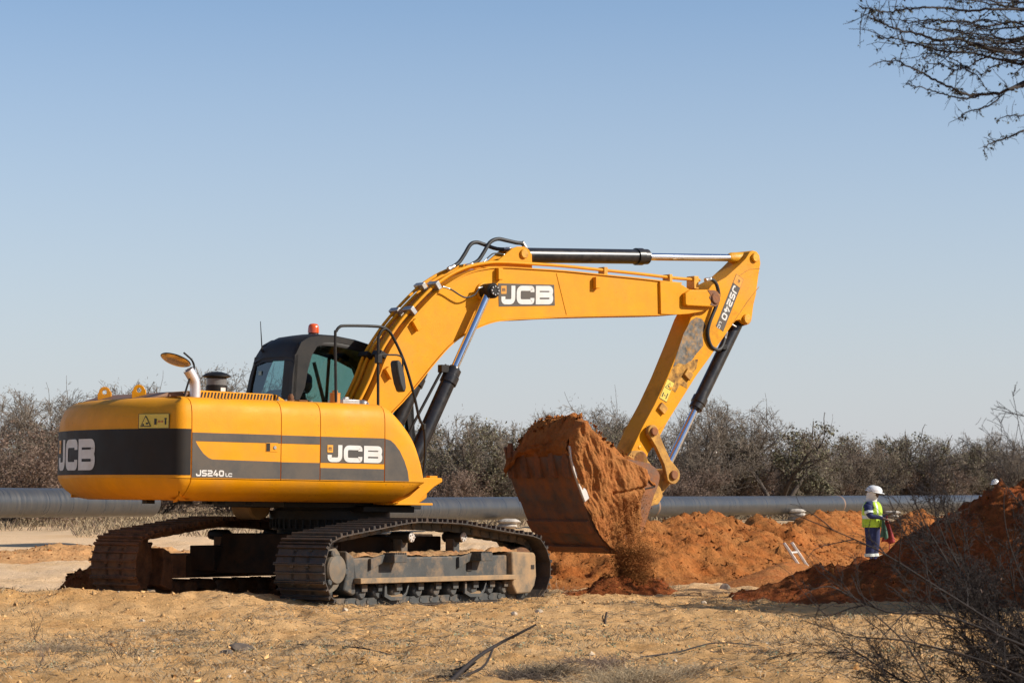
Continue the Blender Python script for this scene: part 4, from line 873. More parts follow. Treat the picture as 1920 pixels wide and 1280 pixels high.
hose([(6.04, 3.34), (6.03, 3.42), (6.08, 3.47), (6.16, 3.46), (6.22, 3.44)], -.12, .011, 'cylinder_pipe', M['steel'])
# bucket cylinder
cyl((6.37, 0, 3.52), (5.16, 0, 1.60), .62, .085, .045, 'bucket_cylinder', 'bucket_cylinder_rod', .20)
q = MB(); q.disc_y(6.36, 3.545, .09, -.12, .12, 20, .01); q.box((6.02, -.10, 3.13), (6.10, -.03, 3.20)); part(q, 'cylinder_eye', M['black'], bevel=.008)
# links
def bone(p, q_, y0, y1, r0, r1, mid, name, m):
    p = Vector((p[0], 0, p[1])); q_ = Vector((q_[0], 0, q_[1])); d = (q_ - p).normalized(); n = Vector((-d.z, 0, d.x)); L = (q_ - p).length
    pts = []
    for a in range(90, 271, 20): v = p + (d * math.cos(R(a)) + n * math.sin(R(a))) * r0; pts.append((v.x, v.z))
    for t, w_ in ((.3, mid), (.7, mid)): v = p + d * L * t - n * w_; pts.append((v.x, v.z))
    for a in range(270, 451, 20): v = q_ + (d * math.cos(R(a)) + n * math.sin(R(a))) * r1; pts.append((v.x, v.z))
    for t, w_ in ((.7, mid), (.3, mid)): v = p + d * L * t + n * w_; pts.append((v.x, v.z))
    b = MB(); b.prism(pts, y0, y1); return part(b, name, m, bevel=.008)
for s in (-1, 1):
    lk = bone((4.70, 2.03), (5.04, 1.49), *sorted((s * .19, s * .25)), .085, .115, .062, 'bucket_link', M['yellow_worn'])
    for x, z, r_ in ((4.70, 2.03, .055), (5.04, 1.49, .06)): b = MB(); b.disc_y(x, z, r_, *sorted((s * .249, s * .285)), 20, .01); part(b, 'pin_head', M['bucket'], parent=lk)
bone((5.06, 1.47), (4.80, 1.22), -.13, .13, .10, .09, .09, 'tipping_link', M['yellow_worn'])
b = MB(); b.disc_y(4.50, 1.665, .125, -.24, .24, 26, .015); part(b, 'bucket_pivot', M['bucket']); 
# -- bucket (origin at local coords; shell swept across)
BW = .50
LIP = (2.975, 1.76)
BP = [LIP, (2.985, 1.62), (3.024, 1.50), (3.10, 1.33), (3.20, 1.13), (3.28, .965), (3.37, .82), (3.48, .68), (3.61, .575), (3.76, .525), (3.90, .54), (4.03, .62), (4.13, .76), (4.21, .91), (4.27, 1.06), (4.33, 1.22), (4.40, 1.36), (4.42, 1.48), (4.36, 1.56)]
bp = smooth_path([(x, 0, z) for x, z in BP], 3); rows = []
for i, v in enumerate(bp):
    d = (bp[min(i + 1, len(bp) - 1)] - bp[max(i - 1, 0)]).normalized(); n = Vector((-d.z, 0, d.x))
    rows.append([v + Vector((0, -.66, 0)), v + Vector((0, BW, 0)), v + n * .03 + Vector((0, BW, 0)), v + n * .03 + Vector((0, -.66, 0)), v + Vector((0, -.66, 0))])
b = MB(); b.grid(rows); b.add([rows[0][j] for j in range(4)], [(0, 1, 2, 3)]); b.add([rows[-1][j] for j in range(4)], [(3, 2, 1, 0)])
for s in (-1, 1):
    y0, y1 = (-.69, -.655) if s < 0 else (BW - .005, BW + .03); poly = [(v.x, v.z) for v in bp] + [(4.25, 1.62), (3.95, 1.66), (3.6, 1.68), (3.25, 1.72)]; b.prism(poly, y0, y1)
bk = part(b, 'bucket', M['bucket'], recalc=True, angle=30)
b = MB()
for t0 in (.30, .42, .54, .66):
    k = int(t0 * len(bp)); b.prism([(bp[j].x, bp[j].z) for j in range(k, k + 4)] + [(bp[j].x + .02 * (-1 if j < 30 else 0) - .012, bp[j].z - .02) for j in range(k + 3, k - 1, -1)], -.67, BW + .01)
part(b, 'wear_strips', M['bucketmud'], parent=bk, bevel=.004)
for k in range(5):
    y = -.61 + .27 * k; b = MB(); b.prism([(2.97, 1.56), (2.955, 1.72), (2.965, 1.84), (2.985, 1.86), (3.02, 1.74), (3.04, 1.56)], y - .04, y + .04); b.prism([(3.0, 1.42), (2.965, 1.56), (2.96, 1.66), (3.0, 1.66), (3.08, 1.42)], y - .055, y + .055); part(b, 'tooth', M['bucketmud'], parent=bk, bevel=.01)
for s in (-1, 1):
    b = MB(); y0, y1 = (-.725, -.69) if s < 0 else (BW + .03, BW + .06); b.prism([(2.94, 1.80), (3.02, 1.83), (3.10, 1.60), (3.17, 1.40), (3.27, 1.18), (3.20, 1.13), (3.10, 1.33), (3.01, 1.52)], y0, y1); part(b, 'side_cutter', M['alu'] if s < 0 else M['bucket'], parent=bk, bevel=.008)
    b = MB(); y0, y1 = sorted((s * .20, s * .24)); b.prism([(4.10, 1.50), (4.36, 1.78), (4.52, 1.79), (4.62, 1.68), (4.60, 1.55), (4.84, 1.32), (4.88, 1.22), (4.80, 1.12), (4.62, 1.08), (4.34, 1.20)], y0, y1); part(b, 'bucket_ear', M['yellow_worn'], parent=bk, bevel=.008)
b = MB(); b.prism([(3.62, 1.22), (4.33, 1.34), (4.33, 1.325), (3.62, 1.205)], -.70, -.69); part(b, 'side_plate_joint', M['seam'], parent=bk)
# ---------------------------------------------------------------- DIRT LOAD, FALLING DIRT
MW = Matrix.Translation((-2.1, 28.5, 0)) @ MU            # machine-local to world for things resting on it
def world(p): return MW @ Vector(p)
def place_mw(o): o.matrix_world = MW; return o
def lump(name, f, nu, nv, m, rough=.03, sc=3., seed=0, closed=True):
    pass
# heap standing in the bucket: grid over (x, y) in machine coordinates with a noisy top and closed underside
def bucket_heap():
    xs = np.linspace(2.93, 4.36, 84); ys = np.linspace(-.71, BW + .01, 80); X, Y = np.meshgrid(xs, ys, indexing='ij')
    prof_x = [2.88, 2.95, 3.05, 3.20, 3.40, 3.62, 3.85, 4.05, 4.20, 4.36]; prof_z = [1.70, 1.92, 2.13, 2.17, 2.04, 1.86, 1.74, 1.68, 1.60, 1.45]
    top = np.interp(X, prof_x, prof_z)
    top = top - .18 * np.clip((np.abs(Y + .09) - .42) / .2, 0, 1) ** 2 * (X > 3.1)
    top = top + .012 * fbm(X * 16, Y * 16, 15, 3, .6) + .035 * np.abs(vn(X * 7, Y * 7, 18)) + .035 * fbm(X * 3, Y * 3, 5, 4) + .04 * np.maximum(0, fbm(X * 5, Y * 5, 8, 3)) - .03
    top = top - .40 * np.clip((Y - .0) / .5, 0, 1) ** 1.5 * (X < 3.7) + .05 * np.clip(1 - np.abs(Y + .62) / .12, 0, 1) * (X < 3.15)
    V = [np.stack([X, Y, top], -1).reshape(-1, 3)]; a, b = X.shape
    i, j = np.meshgrid(np.arange(a - 1), np.arange(b - 1), indexing='ij'); k = i * b + j; F = np.stack([k, k + b, k + b + 1, k + 1], -1).reshape(-1, 4)
    # front face over the lip: drop down to the lip line
    ny = len(ys); xf = np.linspace(0, 1, 14)
    top0 = top[0]; G1 = []
    for t in xf: G1.append(np.stack([2.93 + .045 * t - .03 * np.sin(PI * t) + .02 * vn(ys * 8, ys * 0 + t * 6, 3), ys, top0 * (1 - t) + 1.68 * t], -1))
    G1 = np.array(G1).reshape(-1, 3); i, j = np.meshgrid(np.arange(13), np.arange(ny - 1), indexing='ij'); k2 = i * ny + j + len(V[0]); F2 = np.stack([k2, k2 + 1, k2 + ny + 1, k2 + ny], -1).reshape(-1, 4)
    return fastmesh('dirt_load', np.concatenate([V[0], G1]), np.concatenate([F, F2]), [M['dirt']], True)
hp = link('dirt_load', bucket_heap()); place_mw(hp)
tag(hp, 'heap of red dirt piled high inside the raised bucket', 'dirt')
# dirt spilling over the near side plate: a clinging layer
def side_spill():
    xs = np.linspace(2.94, 4.34, 130); ts = np.linspace(0, 1, 110); X, T = np.meshgrid(xs, ts, indexing='ij')
    ztop = np.interp(X, [2.94, 2.97, 3.05, 3.13, 3.25, 3.45, 3.65, 3.95, 4.20, 4.34], [1.90, 2.0, 2.13, 2.16, 2.05, 1.86, 1.76, 1.68, 1.55, 1.40])
    bx = np.array([v.x for v in bp]); bz = np.array([v.z for v in bp]); o = np.argsort(bx[:-8]); zb = np.interp(X, bx[:-8][o], bz[:-8][o]) + .01
    Z = ztop + (zb - ztop) * T
    edge = np.minimum(np.minimum((X - 2.93) / .10, (4.34 - X) / .22), 1); edge = np.clip(edge, 0, 1)
    n1 = fbm(X * 2.2 + T * 1.2, Z * 1.1, 41, 4); n2 = fbm(X * 9, Z * 4.5, 44, 4, .6)
    thick = (.05 + .06 * n1 + .018 * n2 + .02 * fbm((X + Z * .45) * 14, (Z - X * .3) * 3.2, 47, 3) + .10 * np.clip(1 - T * 1.6, 0, 1)) * (.15 + .85 * edge) + .03 * np.sin(PI * np.clip(T, 0, 1))
    band = np.exp(-((Z - (1.235 + (X - 3.62) * .17)) / .02) ** 2) * (X > 3.6); thick = thick - .05 * band
    bare = sm(4.02, 4.22, X) * sm(1.45, 1.25, Z + 0 * X) * .07 + sm(4.10, 4.26, X) * .06
    thick = thick - bare
    Y = -.672 - thick; Y = np.where(T < .06, Y * (T / .06) + (-.55) * (1 - T / .06), Y)
    return npmesh('side_spill', X, Y, Z, [M['sandload']])
ss = link('side_spill', side_spill(), None); place_mw(ss)
tag(ss, 'sandy dirt streaming down the near side plate of the bucket', 'dirt', kind='stuff')
# falling grains and dust: small tetrahedral clods under the bucket
def clods(P, size, mats, name, jit=.6):
    P = np.asarray(P); k = len(P); base = np.array([[1, 1, 1], [1, -1, -1], [-1, 1, -1], [-1, -1, 1], [0, 0, -1.3], [1.2, 0, 0]], float)
    tri = np.array([[0, 1, 5], [0, 2, 4], [0, 3, 2], [3, 1, 4], [2, 3, 4], [0, 1, 3], [0, 5, 4], [5, 1, 4]])
    q = rng.normal(size=(k, 3, 3)); u, _, vt = np.linalg.svd(q); Rm = u @ vt
    s_ = (np.asarray(size).reshape(-1, 1) if np.ndim(size) else np.full((k, 1), size)) * (1 + jit * rng.uniform(-1, 1, (k, 1)))
    sc3 = s_[:, :, None] * rng.uniform(.6, 1.2, (k, 1, 3))
    V = (np.einsum('vj,kij->kvi', base, Rm) * sc3 * .6 + P[:, None, :]).reshape(-1, 3); F = (tri[None] + (np.arange(k) * 6)[:, None, None]).reshape(-1, 3)
    return fastmesh(name, V, F, mats)
n = 170000; t = rng.random(n); u_ = rng.beta(2.0, 2.0, n); lz = 1.25 * (1 - t) - .02
lx = (3.60 + .58 * u_) * (lz / 1.25) + (3.62 + .36 * u_) * (1 - lz / 1.25) + .03 * rng.normal(size=n); strand = .5 + .5 * fbm(lx * 11, t * 1.6, 5, 2)
zb_ = np.interp(lx, [3.5, 3.65, 3.95, 4.2, 4.3], [.75, .60, .56, .80, 1.15]); ly = -.84 - .06 * t + (.07 + .07 * t) * rng.normal(size=n)
keep = (rng.random(n) < np.where(lz < zb_, .35 + .9 * strand, .16 * strand)) & (lz > -.05)
FP2 = np.stack([lx, ly, lz], -1)[keep]; FP2 = np.array([tuple(MW @ Vector(p)) for p in FP2])
o = link('falling_sand', clods(FP2, rng.choice([.003, .0045, .008], len(FP2), p=[.6, .35, .05]), [M['sandload']], 'falling_sand', .8)); tag(o, 'loose sand trickling from the bucket to the ground', 'sand', kind='stuff')

# ---------------------------------------------------------------- DIRT MOUNDS (each rests on the ground)
MCL = []
def mound(name, label, x0, x1, y0, y1, f, step=.05, m='dirt', group=None, cl=1., seed=0, seg=None):
    xs = np.arange(x0, x1, step); ys = np.arange(y0, y1, step); X, Y = np.meshgrid(xs, ys, indexing='ij'); h = f(X, Y)
    k = np.clip(h / .25, 0, 1)
    h2 = h + k * cl * (.07 * fbm(X * 1.5, Y * 1.5, 51 + seed, 3) + .045 * fbm(X * 4.5, Y * 4.5, 61 + seed, 4, .6) + .05 * np.maximum(0, fbm(X * 7, Y * 7, 71 + seed, 2) - .2))
    h2 = h2 + k * cl * .03 * (np.maximum(0, vn(X * 5 + 3, Y * 4, 88 + seed)) ** 1.5) + k * cl * (.030 * fbm(X * 14, Y * 14, 81 + seed, 3, .6) + .03 * np.abs(fbm(X * 3.1, Y * 3.1, 85 + seed, 3)))
    Z = ground0(X, Y) + h2 - .03
    if name == 'dirt_mound' and m != 'sandload':
        q_ = np.flatnonzero((h > .06).ravel()); q_ = rng.choice(q_, min(len(q_) // 3, 2600)); MCL.append(np.stack([X.ravel()[q_] + rng.uniform(-.02, .02, len(q_)), Y.ravel()[q_] + rng.uniform(-.02, .02, len(q_)), Z.ravel()[q_] + .004], -1))
    o = link(name, npmesh(name, X, Y, Z, [M[m]], keep=h > .002)); tag(o, label, 'dirt mound', group); return o
def ridge(pts):
    """pts: list of (x, y, height, halfwidth); max of cones swept along the line"""
    def f(X, Y):
        h = np.full(X.shape, -.05)
        for i in range(len(pts) - 1):
            a = pts[i]; b = pts[i + 1]; dx, dy = b[0] - a[0], b[1] - a[1]; t = np.clip(((X - a[0]) * dx + (Y - a[1]) * dy) / (dx * dx + dy * dy), 0, 1)
            d = np.hypot(X - a[0] - t * dx, Y - a[1] - t * dy); H = a[2] + (b[2] - a[2]) * t; W_ = a[3] + (b[3] - a[3]) * t
            q = np.clip(1 - d / W_, 0, 1); h = np.maximum(h, H * (q ** 1.1 * .75 + .25 * sm(0, 1, q)) - .05 * (q <= 0))
        return h
    return f
mound('dirt_mound', 'long rough red dirt mound directly behind the bucket', -2.5, 5.2, 29.4, 41.5, ridge([(-.6, 32.5, .35, 1.6), (.6, 33.0, .62, 2.0), (1.8, 34.2, .78, 2.3), (2.9, 36.2, .78, 2.2), (3.45, 38.0, .60, 1.8)]), m='dirt', seed=1)
mound('dirt_mound', 'pointed red dirt mound between the long mound and the ladder', 2.0, 6.8, 35.6, 45, ridge([(3.95, 39.8, .86, 1.7), (4.5, 42.0, .55, 1.9), (5.0, 43.0, .25, 1.2)]), m='dirt', seed=2)
mound('dirt_mound', 'broad red dirt mound left of and behind the standing worker', 4.6, 11, 56, 67, ridge([(6.6, 59.5, .5, 1.6), (7.5, 61, .92, 2.2), (8.3, 62.5, .9, 2.2), (9.0, 64, .7, 1.8)]), step=.08, m='dirt', seed=3)
mound('dirt_mound', 'small red dirt mound right of the standing worker', 8.4, 12.4, 59, 68, ridge([(9.7, 62, .55, 1.1), (10.2, 63, .85, 1.5), (10.7, 64.5, .7, 1.4)]), step=.08, m='dirt', seed=4)
def big(X, Y):
    cr = np.interp(X, [2.3, 2.8, 3.4, 4.15, 4.5, 4.9, 5.15, 5.45, 6.0, 7.0, 8.5, 10.5], [0, .07, .20, .38, .60,   .80, .94, 1.12, 1.30, 1.45, 1.4, .2])
    yc = 28.4 + .1 * (X - 4); wf = .8 + 1.5 * np.clip(cr, 0, 1.3); wb = 1.0 + 1.4 * np.clip(cr, 0, 1.3)
    d = np.where(Y < yc, (yc - Y) / wf, (Y - yc) / wb); return cr * sm(1, 0, d) * 1.0 + .10 * np.clip(1 - d, -.3, 1) * (cr > .02) - .03
mound('dirt_mound', 'tall dark red dirt mound at the right, half hidden by thorny twigs', 2.3, 10.4, 24.4, 32.5, big, step=.045, m='dirtdark', seed=5, cl=1.1)
mound('dirt_mound', 'low smooth sandy ramp of dirt at the foot of the ladder', 2.5, 4.6, 30.6, 35.4, ridge([(3.3, 32.2, .20, .8), (3.75, 33.4, .30, 1.0), (3.9, 34.2, .1, .7)]), m='sandload', seed=6, cl=.35)
mound('dirt_mound', 'dark clod of red dirt pushed up behind the far track', -6.0, -4.2, 28.2, 31.0, ridge([(-5.45, 29.2, .10, .5), (-5.0, 29.5, .36, .7), (-4.75, 29.6, .36, .5)]), step=.03, m='dirtdark', seed=7, cl=.9)
mound('dirt_mound', 'red dirt pile under the bucket where the sand lands', .1, 3.0, 28.6, 32, ridge([(.8, 29.9, .10, .5), (1.25, 30.0, .30, .55), (1.6, 30.25, .22, .55)]), step=.04, m='dirtdark', seed=8)
mound('dirt_mound', 'low orange dirt bank below the left pipe', -10.9, -4.6, 40, 48, ridge([(-9.4, 43, .16, 1.6), (-7.6, 44, .22, 1.5), (-6.0, 45, .16, 1.1)]), step=.07, m='bank', seed=9, cl=.9)
hq = rng.uniform([2.98, -.68], [4.0, .45], (900, 2)); hz_ = np.interp(hq[:, 0], [2.98, 3.05, 3.20, 3.40, 3.62, 3.85, 4.05], [1.97, 2.13, 2.17, 2.04, 1.86, 1.74, 1.68]) - .40 * np.clip(hq[:, 1] / .5, 0, 1) ** 1.5 * (hq[:, 0] < 3.7) + .01; MCL.append(np.array([tuple(MW @ Vector((a, c, e))) for (a, c), e in zip(hq, hz_)]))
Q_ = np.concatenate(MCL); tag(link('dirt_clods', clods(Q_, rng.choice([.009, .015, .024, .038], len(Q_), p=[.5, .3, .15, .05]), [M['dirt']], 'dirt_clods', .5)), 'loose red clods lying on the dirt mounds', 'dirt', kind='stuff')
# soil lying on the near track frame
def soil():
    V = []; F = []
    xs = np.linspace(-1.5, 1.95, 140); ys = np.linspace(-1.46, -1.10, 18); X, Y = np.meshgrid(xs, ys, indexing='ij')
    h = .03 + .05 * np.clip(fbm(X * 2.1, Y * 2, 91, 3) + .35 * np.cos((X - .9) * 2.2), -.3, 1.4) + .02 * fbm(X * 12, Y * 12, 94, 3)
    ed = np.clip(np.minimum((X + 1.5) / .15, (1.95 - X) / .1), 0, 1) * np.clip((Y + 1.46) / .04 + .4, 0, 1) * np.clip((-1.10 - Y) / .05, 0, 1)
    return npmesh('spilled_soil', X, Y, .505 + h * ed * 1.0 - .003, [mat('pale_loose_soil', (.48, .29, .13), .95, vary=.3, vscale=6, bump=.02, bscale=40, dust=(.36, .12, .035), damt=.8, dscale=3)])
o = link('spilled_soil', soil()); o.matrix_world = Matrix.Translation((-2.1, 28.5, 0)) @ MT; tag(o, 'loose soil lying along the top of the near track frame', 'soil', kind='stuff')

# ---------------------------------------------------------------- PIPELINE
def pipe_at(px): s_ = (56 - .0148 * px) / .61; Y = 4650 / s_; return ((px - 960) / s_, Y)
def pipe_obj(p0, p1, z0, z1, label, bands, closed_end=True):
    a = Vector((*p0, z0)); b_ = Vector((*p1, z1)); L = (b_ - a).length; d = (b_ - a).normalized()
    root = tag(empty('pipe', a), label, 'pipe'); rb = MB(); root.rotation_euler = d.to_track_quat('X', 'Z').to_euler(); d = Vector((1, 0, 0)); b_ = a + d * L
    n = 60; rb.lathe((0, 0, 0), b_ - a, [(0, .27), (.001, .302)] + [(L * i / n, .305) for i in range(1, n)] + [(L - .001, .302), (L, .27)], 40)
    rb.build('pipe_body', M['pipe'], root, angle=40)
    for t in bands: q = MB(); c = d * L * t; q.lathe(c - d * .05, c + d * .05, [(0, .304), (.01, .309), (.09, .309), (.1, .304)], 40); q.build('weld_band', M['seam_red'], root, angle=40)
    return root
def along(px): return pipe_at(px)
pipe_obj(along(-260), along(283), .95, .90, 'grey coated steel pipe at the left ending behind the excavator', [])
pipe_obj(along(560), along(2050), .68, .55, 'long grey pipeline running from the excavator to the far right', [.53, .30, .82])
# wrap seams: fine rings are in the pipe material
t = M['pipe'].node_tree
def bag(x, y, z, rz, sx=.42, sy=.22, sz=.10):
    b = MB(); rows = []; n = 14; mrow = 10
    for i in range(mrow + 1):
        u = -1 + 2 * i / mrow; rr = (1 - abs(u) ** 3.5) ** .5 if abs(u) < 1 else 0
        if i in (0, mrow): rr = .12
        rows.append([(u * sx * (1.0 + .1 * (abs(u) > .85)), sy * rr * math.cos(2 * PI * j / n) * (1 + .08 * math.sin(j * 2.1 + x)), sz * rr * math.sin(2 * PI * j / n) * (1 + .1 * math.sin(i * 1.7 + j + y))) for j in range(n + 1)])
    b.grid(rows); b.add(rows[0][:n], [tuple(range(n))]); b.add(rows[-1][:n], [tuple(range(n))])
    o = b.build('sandbag', M['bag'], None, Matrix.Translation((x, y, z)) @ Matrix.Rotation(rz, 4, 'Z'), angle=80); return o
def bagstack(px, off, label, layers=3, group='sandbags propping the pipeline'):
    x, y = along(px); g = gz(x, y); words = ['bottom', 'second', 'third', 'top']
    for k in range(layers):
        o = bag(x + .20 + .05 * (k % 2) + off, y - .30 - .03 * k, g + .07 + .125 * k, R(-40 + 16 * k), .30, .19, .078); tag(o, '%s white sandbag %s' % (words[k] if k < layers - 1 else 'top', label), 'sandbag', group)
bagstack(1478, 0, 'in the stack under the pipeline behind the ladder', 3)
bagstack(1650, .1, 'in the stack under the pipeline behind the worker', 2)
bagstack(930, .1, 'in the stack under the pipeline just above the near track', 2)

# ---------------------------------------------------------------- LADDER
lr = tag(empty('ladder', (4.42, 34.4, -.42)), 'dusty aluminium ladder end poking out of the trench', 'ladder')
ld = Vector((-.42, -.10, .62)).normalized(); lw = Vector((.15, .30, .0))
for k in (0, 1):
    o_ = lw * (k - .5) * .9; b = MB(); b.tube([o_, o_ + ld * .9], .001); b = MB()
    X = Vector((.0, 1, 0)); N = ld.cross(X).normalized(); a = o_; c = o_ + ld * 1.12
    vs = [p + N * sx * .018 + X * sy * .045 for p in (a, c) for sx in (-1, 1) for sy in (-1, 1)]
    b.add(vs, [(0, 1, 3, 2), (4, 6, 7, 5), (0, 4, 5, 1), (2, 3, 7, 6), (0, 2, 6, 4), (1, 5, 7, 3)]); b.build('rail', M['alu'], lr, recalc=True, bevel=.004)
for k in range(4): c = ld * (.12 + .28 * k); b = MB(); b.tube([c - lw * .45, c + lw * .45], .016, 8); b.build('rung', M['alu'], lr)

# ---------------------------------------------------------------- PEOPLE
def skinned(name, chains, parent=None, mtx=None, lv=2, mats=None, paint=None):
    """chains: list of lists of (point, radius[, radius2]); points shared by position"""
    V = []; Ed = []; Rd = []; idx = {}
    for ch in chains:
        prev = None
        for it in ch:
            p = tuple(round(c, 4) for c in it[0])
            if p not in idx: idx[p] = len(V); V.append(p); Rd.append((it[1], it[2] if len(it) > 2 else it[1]))
            if prev is not None and prev != idx[p]: Ed.append((prev, idx[p]))
            prev = idx[p]
    me = bpy.data.meshes.new(name); me.from_pydata(V, Ed, []); o = bpy.data.objects.new(name, me); COL.objects.link(o)
    sk = o.modifiers.new('skin', 'SKIN'); sk.use_smooth_shade = True
    for i, r_ in enumerate(Rd): me.skin_vertices[0].data[i].radius = r_
    me.skin_vertices[0].data[0].use_root = True
    sb = o.modifiers.new('sub', 'SUBSURF'); sb.levels = lv; sb.render_levels = lv
    dg = bpy.context.evaluated_depsgraph_get(); nm = bpy.data.meshes.new_from_object(o.evaluated_get(dg)); bpy.data.objects.remove(o)
    nm.name = name; nm.materials.clear()
    for m in mats: nm.materials.append(m)
    nm.polygons.foreach_set('use_smooth', [True] * len(nm.polygons))
    if paint:
        for p in nm.polygons: p.material_index = paint(p.center)
    return link(name, nm, parent, mtx)
def head_parts(parent, c, mtx_r, skin=True):
    """head mesh with brow, nose, chin, ears; faces +x before rotation"""
    b = MB(); rows = []; n = 20
    prof = [(-.125, .02), (-.118, .045), (-.10, .062), (-.07, .075), (-.03, .083), (.02, .088), (.07, .080), (.10, .062), (.118, .035), (.122, .01)]
    for z, r_ in prof:
        row = []
        for j in range(n + 1):
            a = 2 * PI * j / n; x = math.cos(a); y = math.sin(a); xr = r_ * (1.12 if x > 0 else 1.18)
            ex = 0
            if x > .93: ex = .022 * math.exp(-((z + .015) / .022) ** 2) + .008 * math.exp(-((z + .065) / .015) ** 2) + .008 * math.exp(-((z + .105) / .02) ** 2) - .006 * math.exp(-((z - .018) / .012) ** 2)
            row.append((xr * x + ex, r_ * .86 * y, z))
        rows.append(row)
    b.grid(rows)
    for s in (-1, 1): b.lathe((-.01, s * .072, 0), (-.01, s * .09, .0), [(0, .028), (.014, .03), (.018, .02)], 10)
    return b.build('head', M['skin'], parent, Matrix.Translation(c) @ mtx_r, angle=80, recalc=True)
def helmet(parent, c, mtx_r):
    b = MB(); rows = []; n = 28
    for t, r_ in [(0, .135), (.015, .138), (.05, .130), (.085, .112), (.11, .085), (.125, .05), (.13, .012)]:
        rows.append([(1.12 * r_ * math.cos(2 * PI * j / n), .95 * r_ * math.sin(2 * PI * j / n), t + .006 * math.exp(-(math.sin(2 * PI * j / n) / .18) ** 2)) for j in range(n + 1)])
    b.grid(rows)
    br = [[(1.12 * .135 * math.cos(2 * PI * j / n), .95 * .135 * math.sin(2 * PI * j / n), .004) for j in range(n + 1)], [(1.12 * .150 * math.cos(2 * PI * j / n) + (.045 * max(0, math.cos(2 * PI * j / n)) ** 2), .95 * .148 * math.sin(2 * PI * j / n), -.012) for j in range(n + 1)], [(1.12 * .146 * math.cos(2 * PI * j / n) + (.045 * max(0, math.cos(2 * PI * j / n)) ** 2), .95 * .145 * math.sin(2 * PI * j / n), -.018) for j in range(n + 1)], [(1.12 * .125 * math.cos(2 * PI * j / n), .95 * .125 * math.sin(2 * PI * j / n), -.006) for j in range(n + 1)]]
    b.grid(br)
    return b.build('hard_hat', M['helmet'], parent, Matrix.Translation(c) @ mtx_r, angle=50)
def hand_chain(w_, d, up, side_, scale=1.):
    """short palm with five curled fingers; w_ wrist point, d direction of forearm"""
    w_ = Vector(w_); d = Vector(d).normalized(); up = Vector(up); s = side_; out = []
    palm = w_ + d * .06; out.append([(tuple(w_), .026, .020), (tuple(palm), .040, .018)])
    for k, L in enumerate((.060, .068, .064, .052)):
        b0 = palm + s * (.027 - .018 * k) + d * .025; out.append([(tuple(palm), .040, .018), (tuple(b0), .010), (tuple(b0 + d * L * .5 - up * .008), .0085), (tuple(b0 + d * L * .75 - up * .03), .0075), (tuple(b0 + d * L * .7 - up * .045), .006)])
    th_ = w_ + d * .02 + s * .03; out.append([(tuple(palm), .040, .018), (tuple(th_), .013), (tuple(th_ + d * .03 + s * .012 - up * .01), .010), (tuple(th_ + d * .05 + s * .006 - up * .022), .008)])
    return out
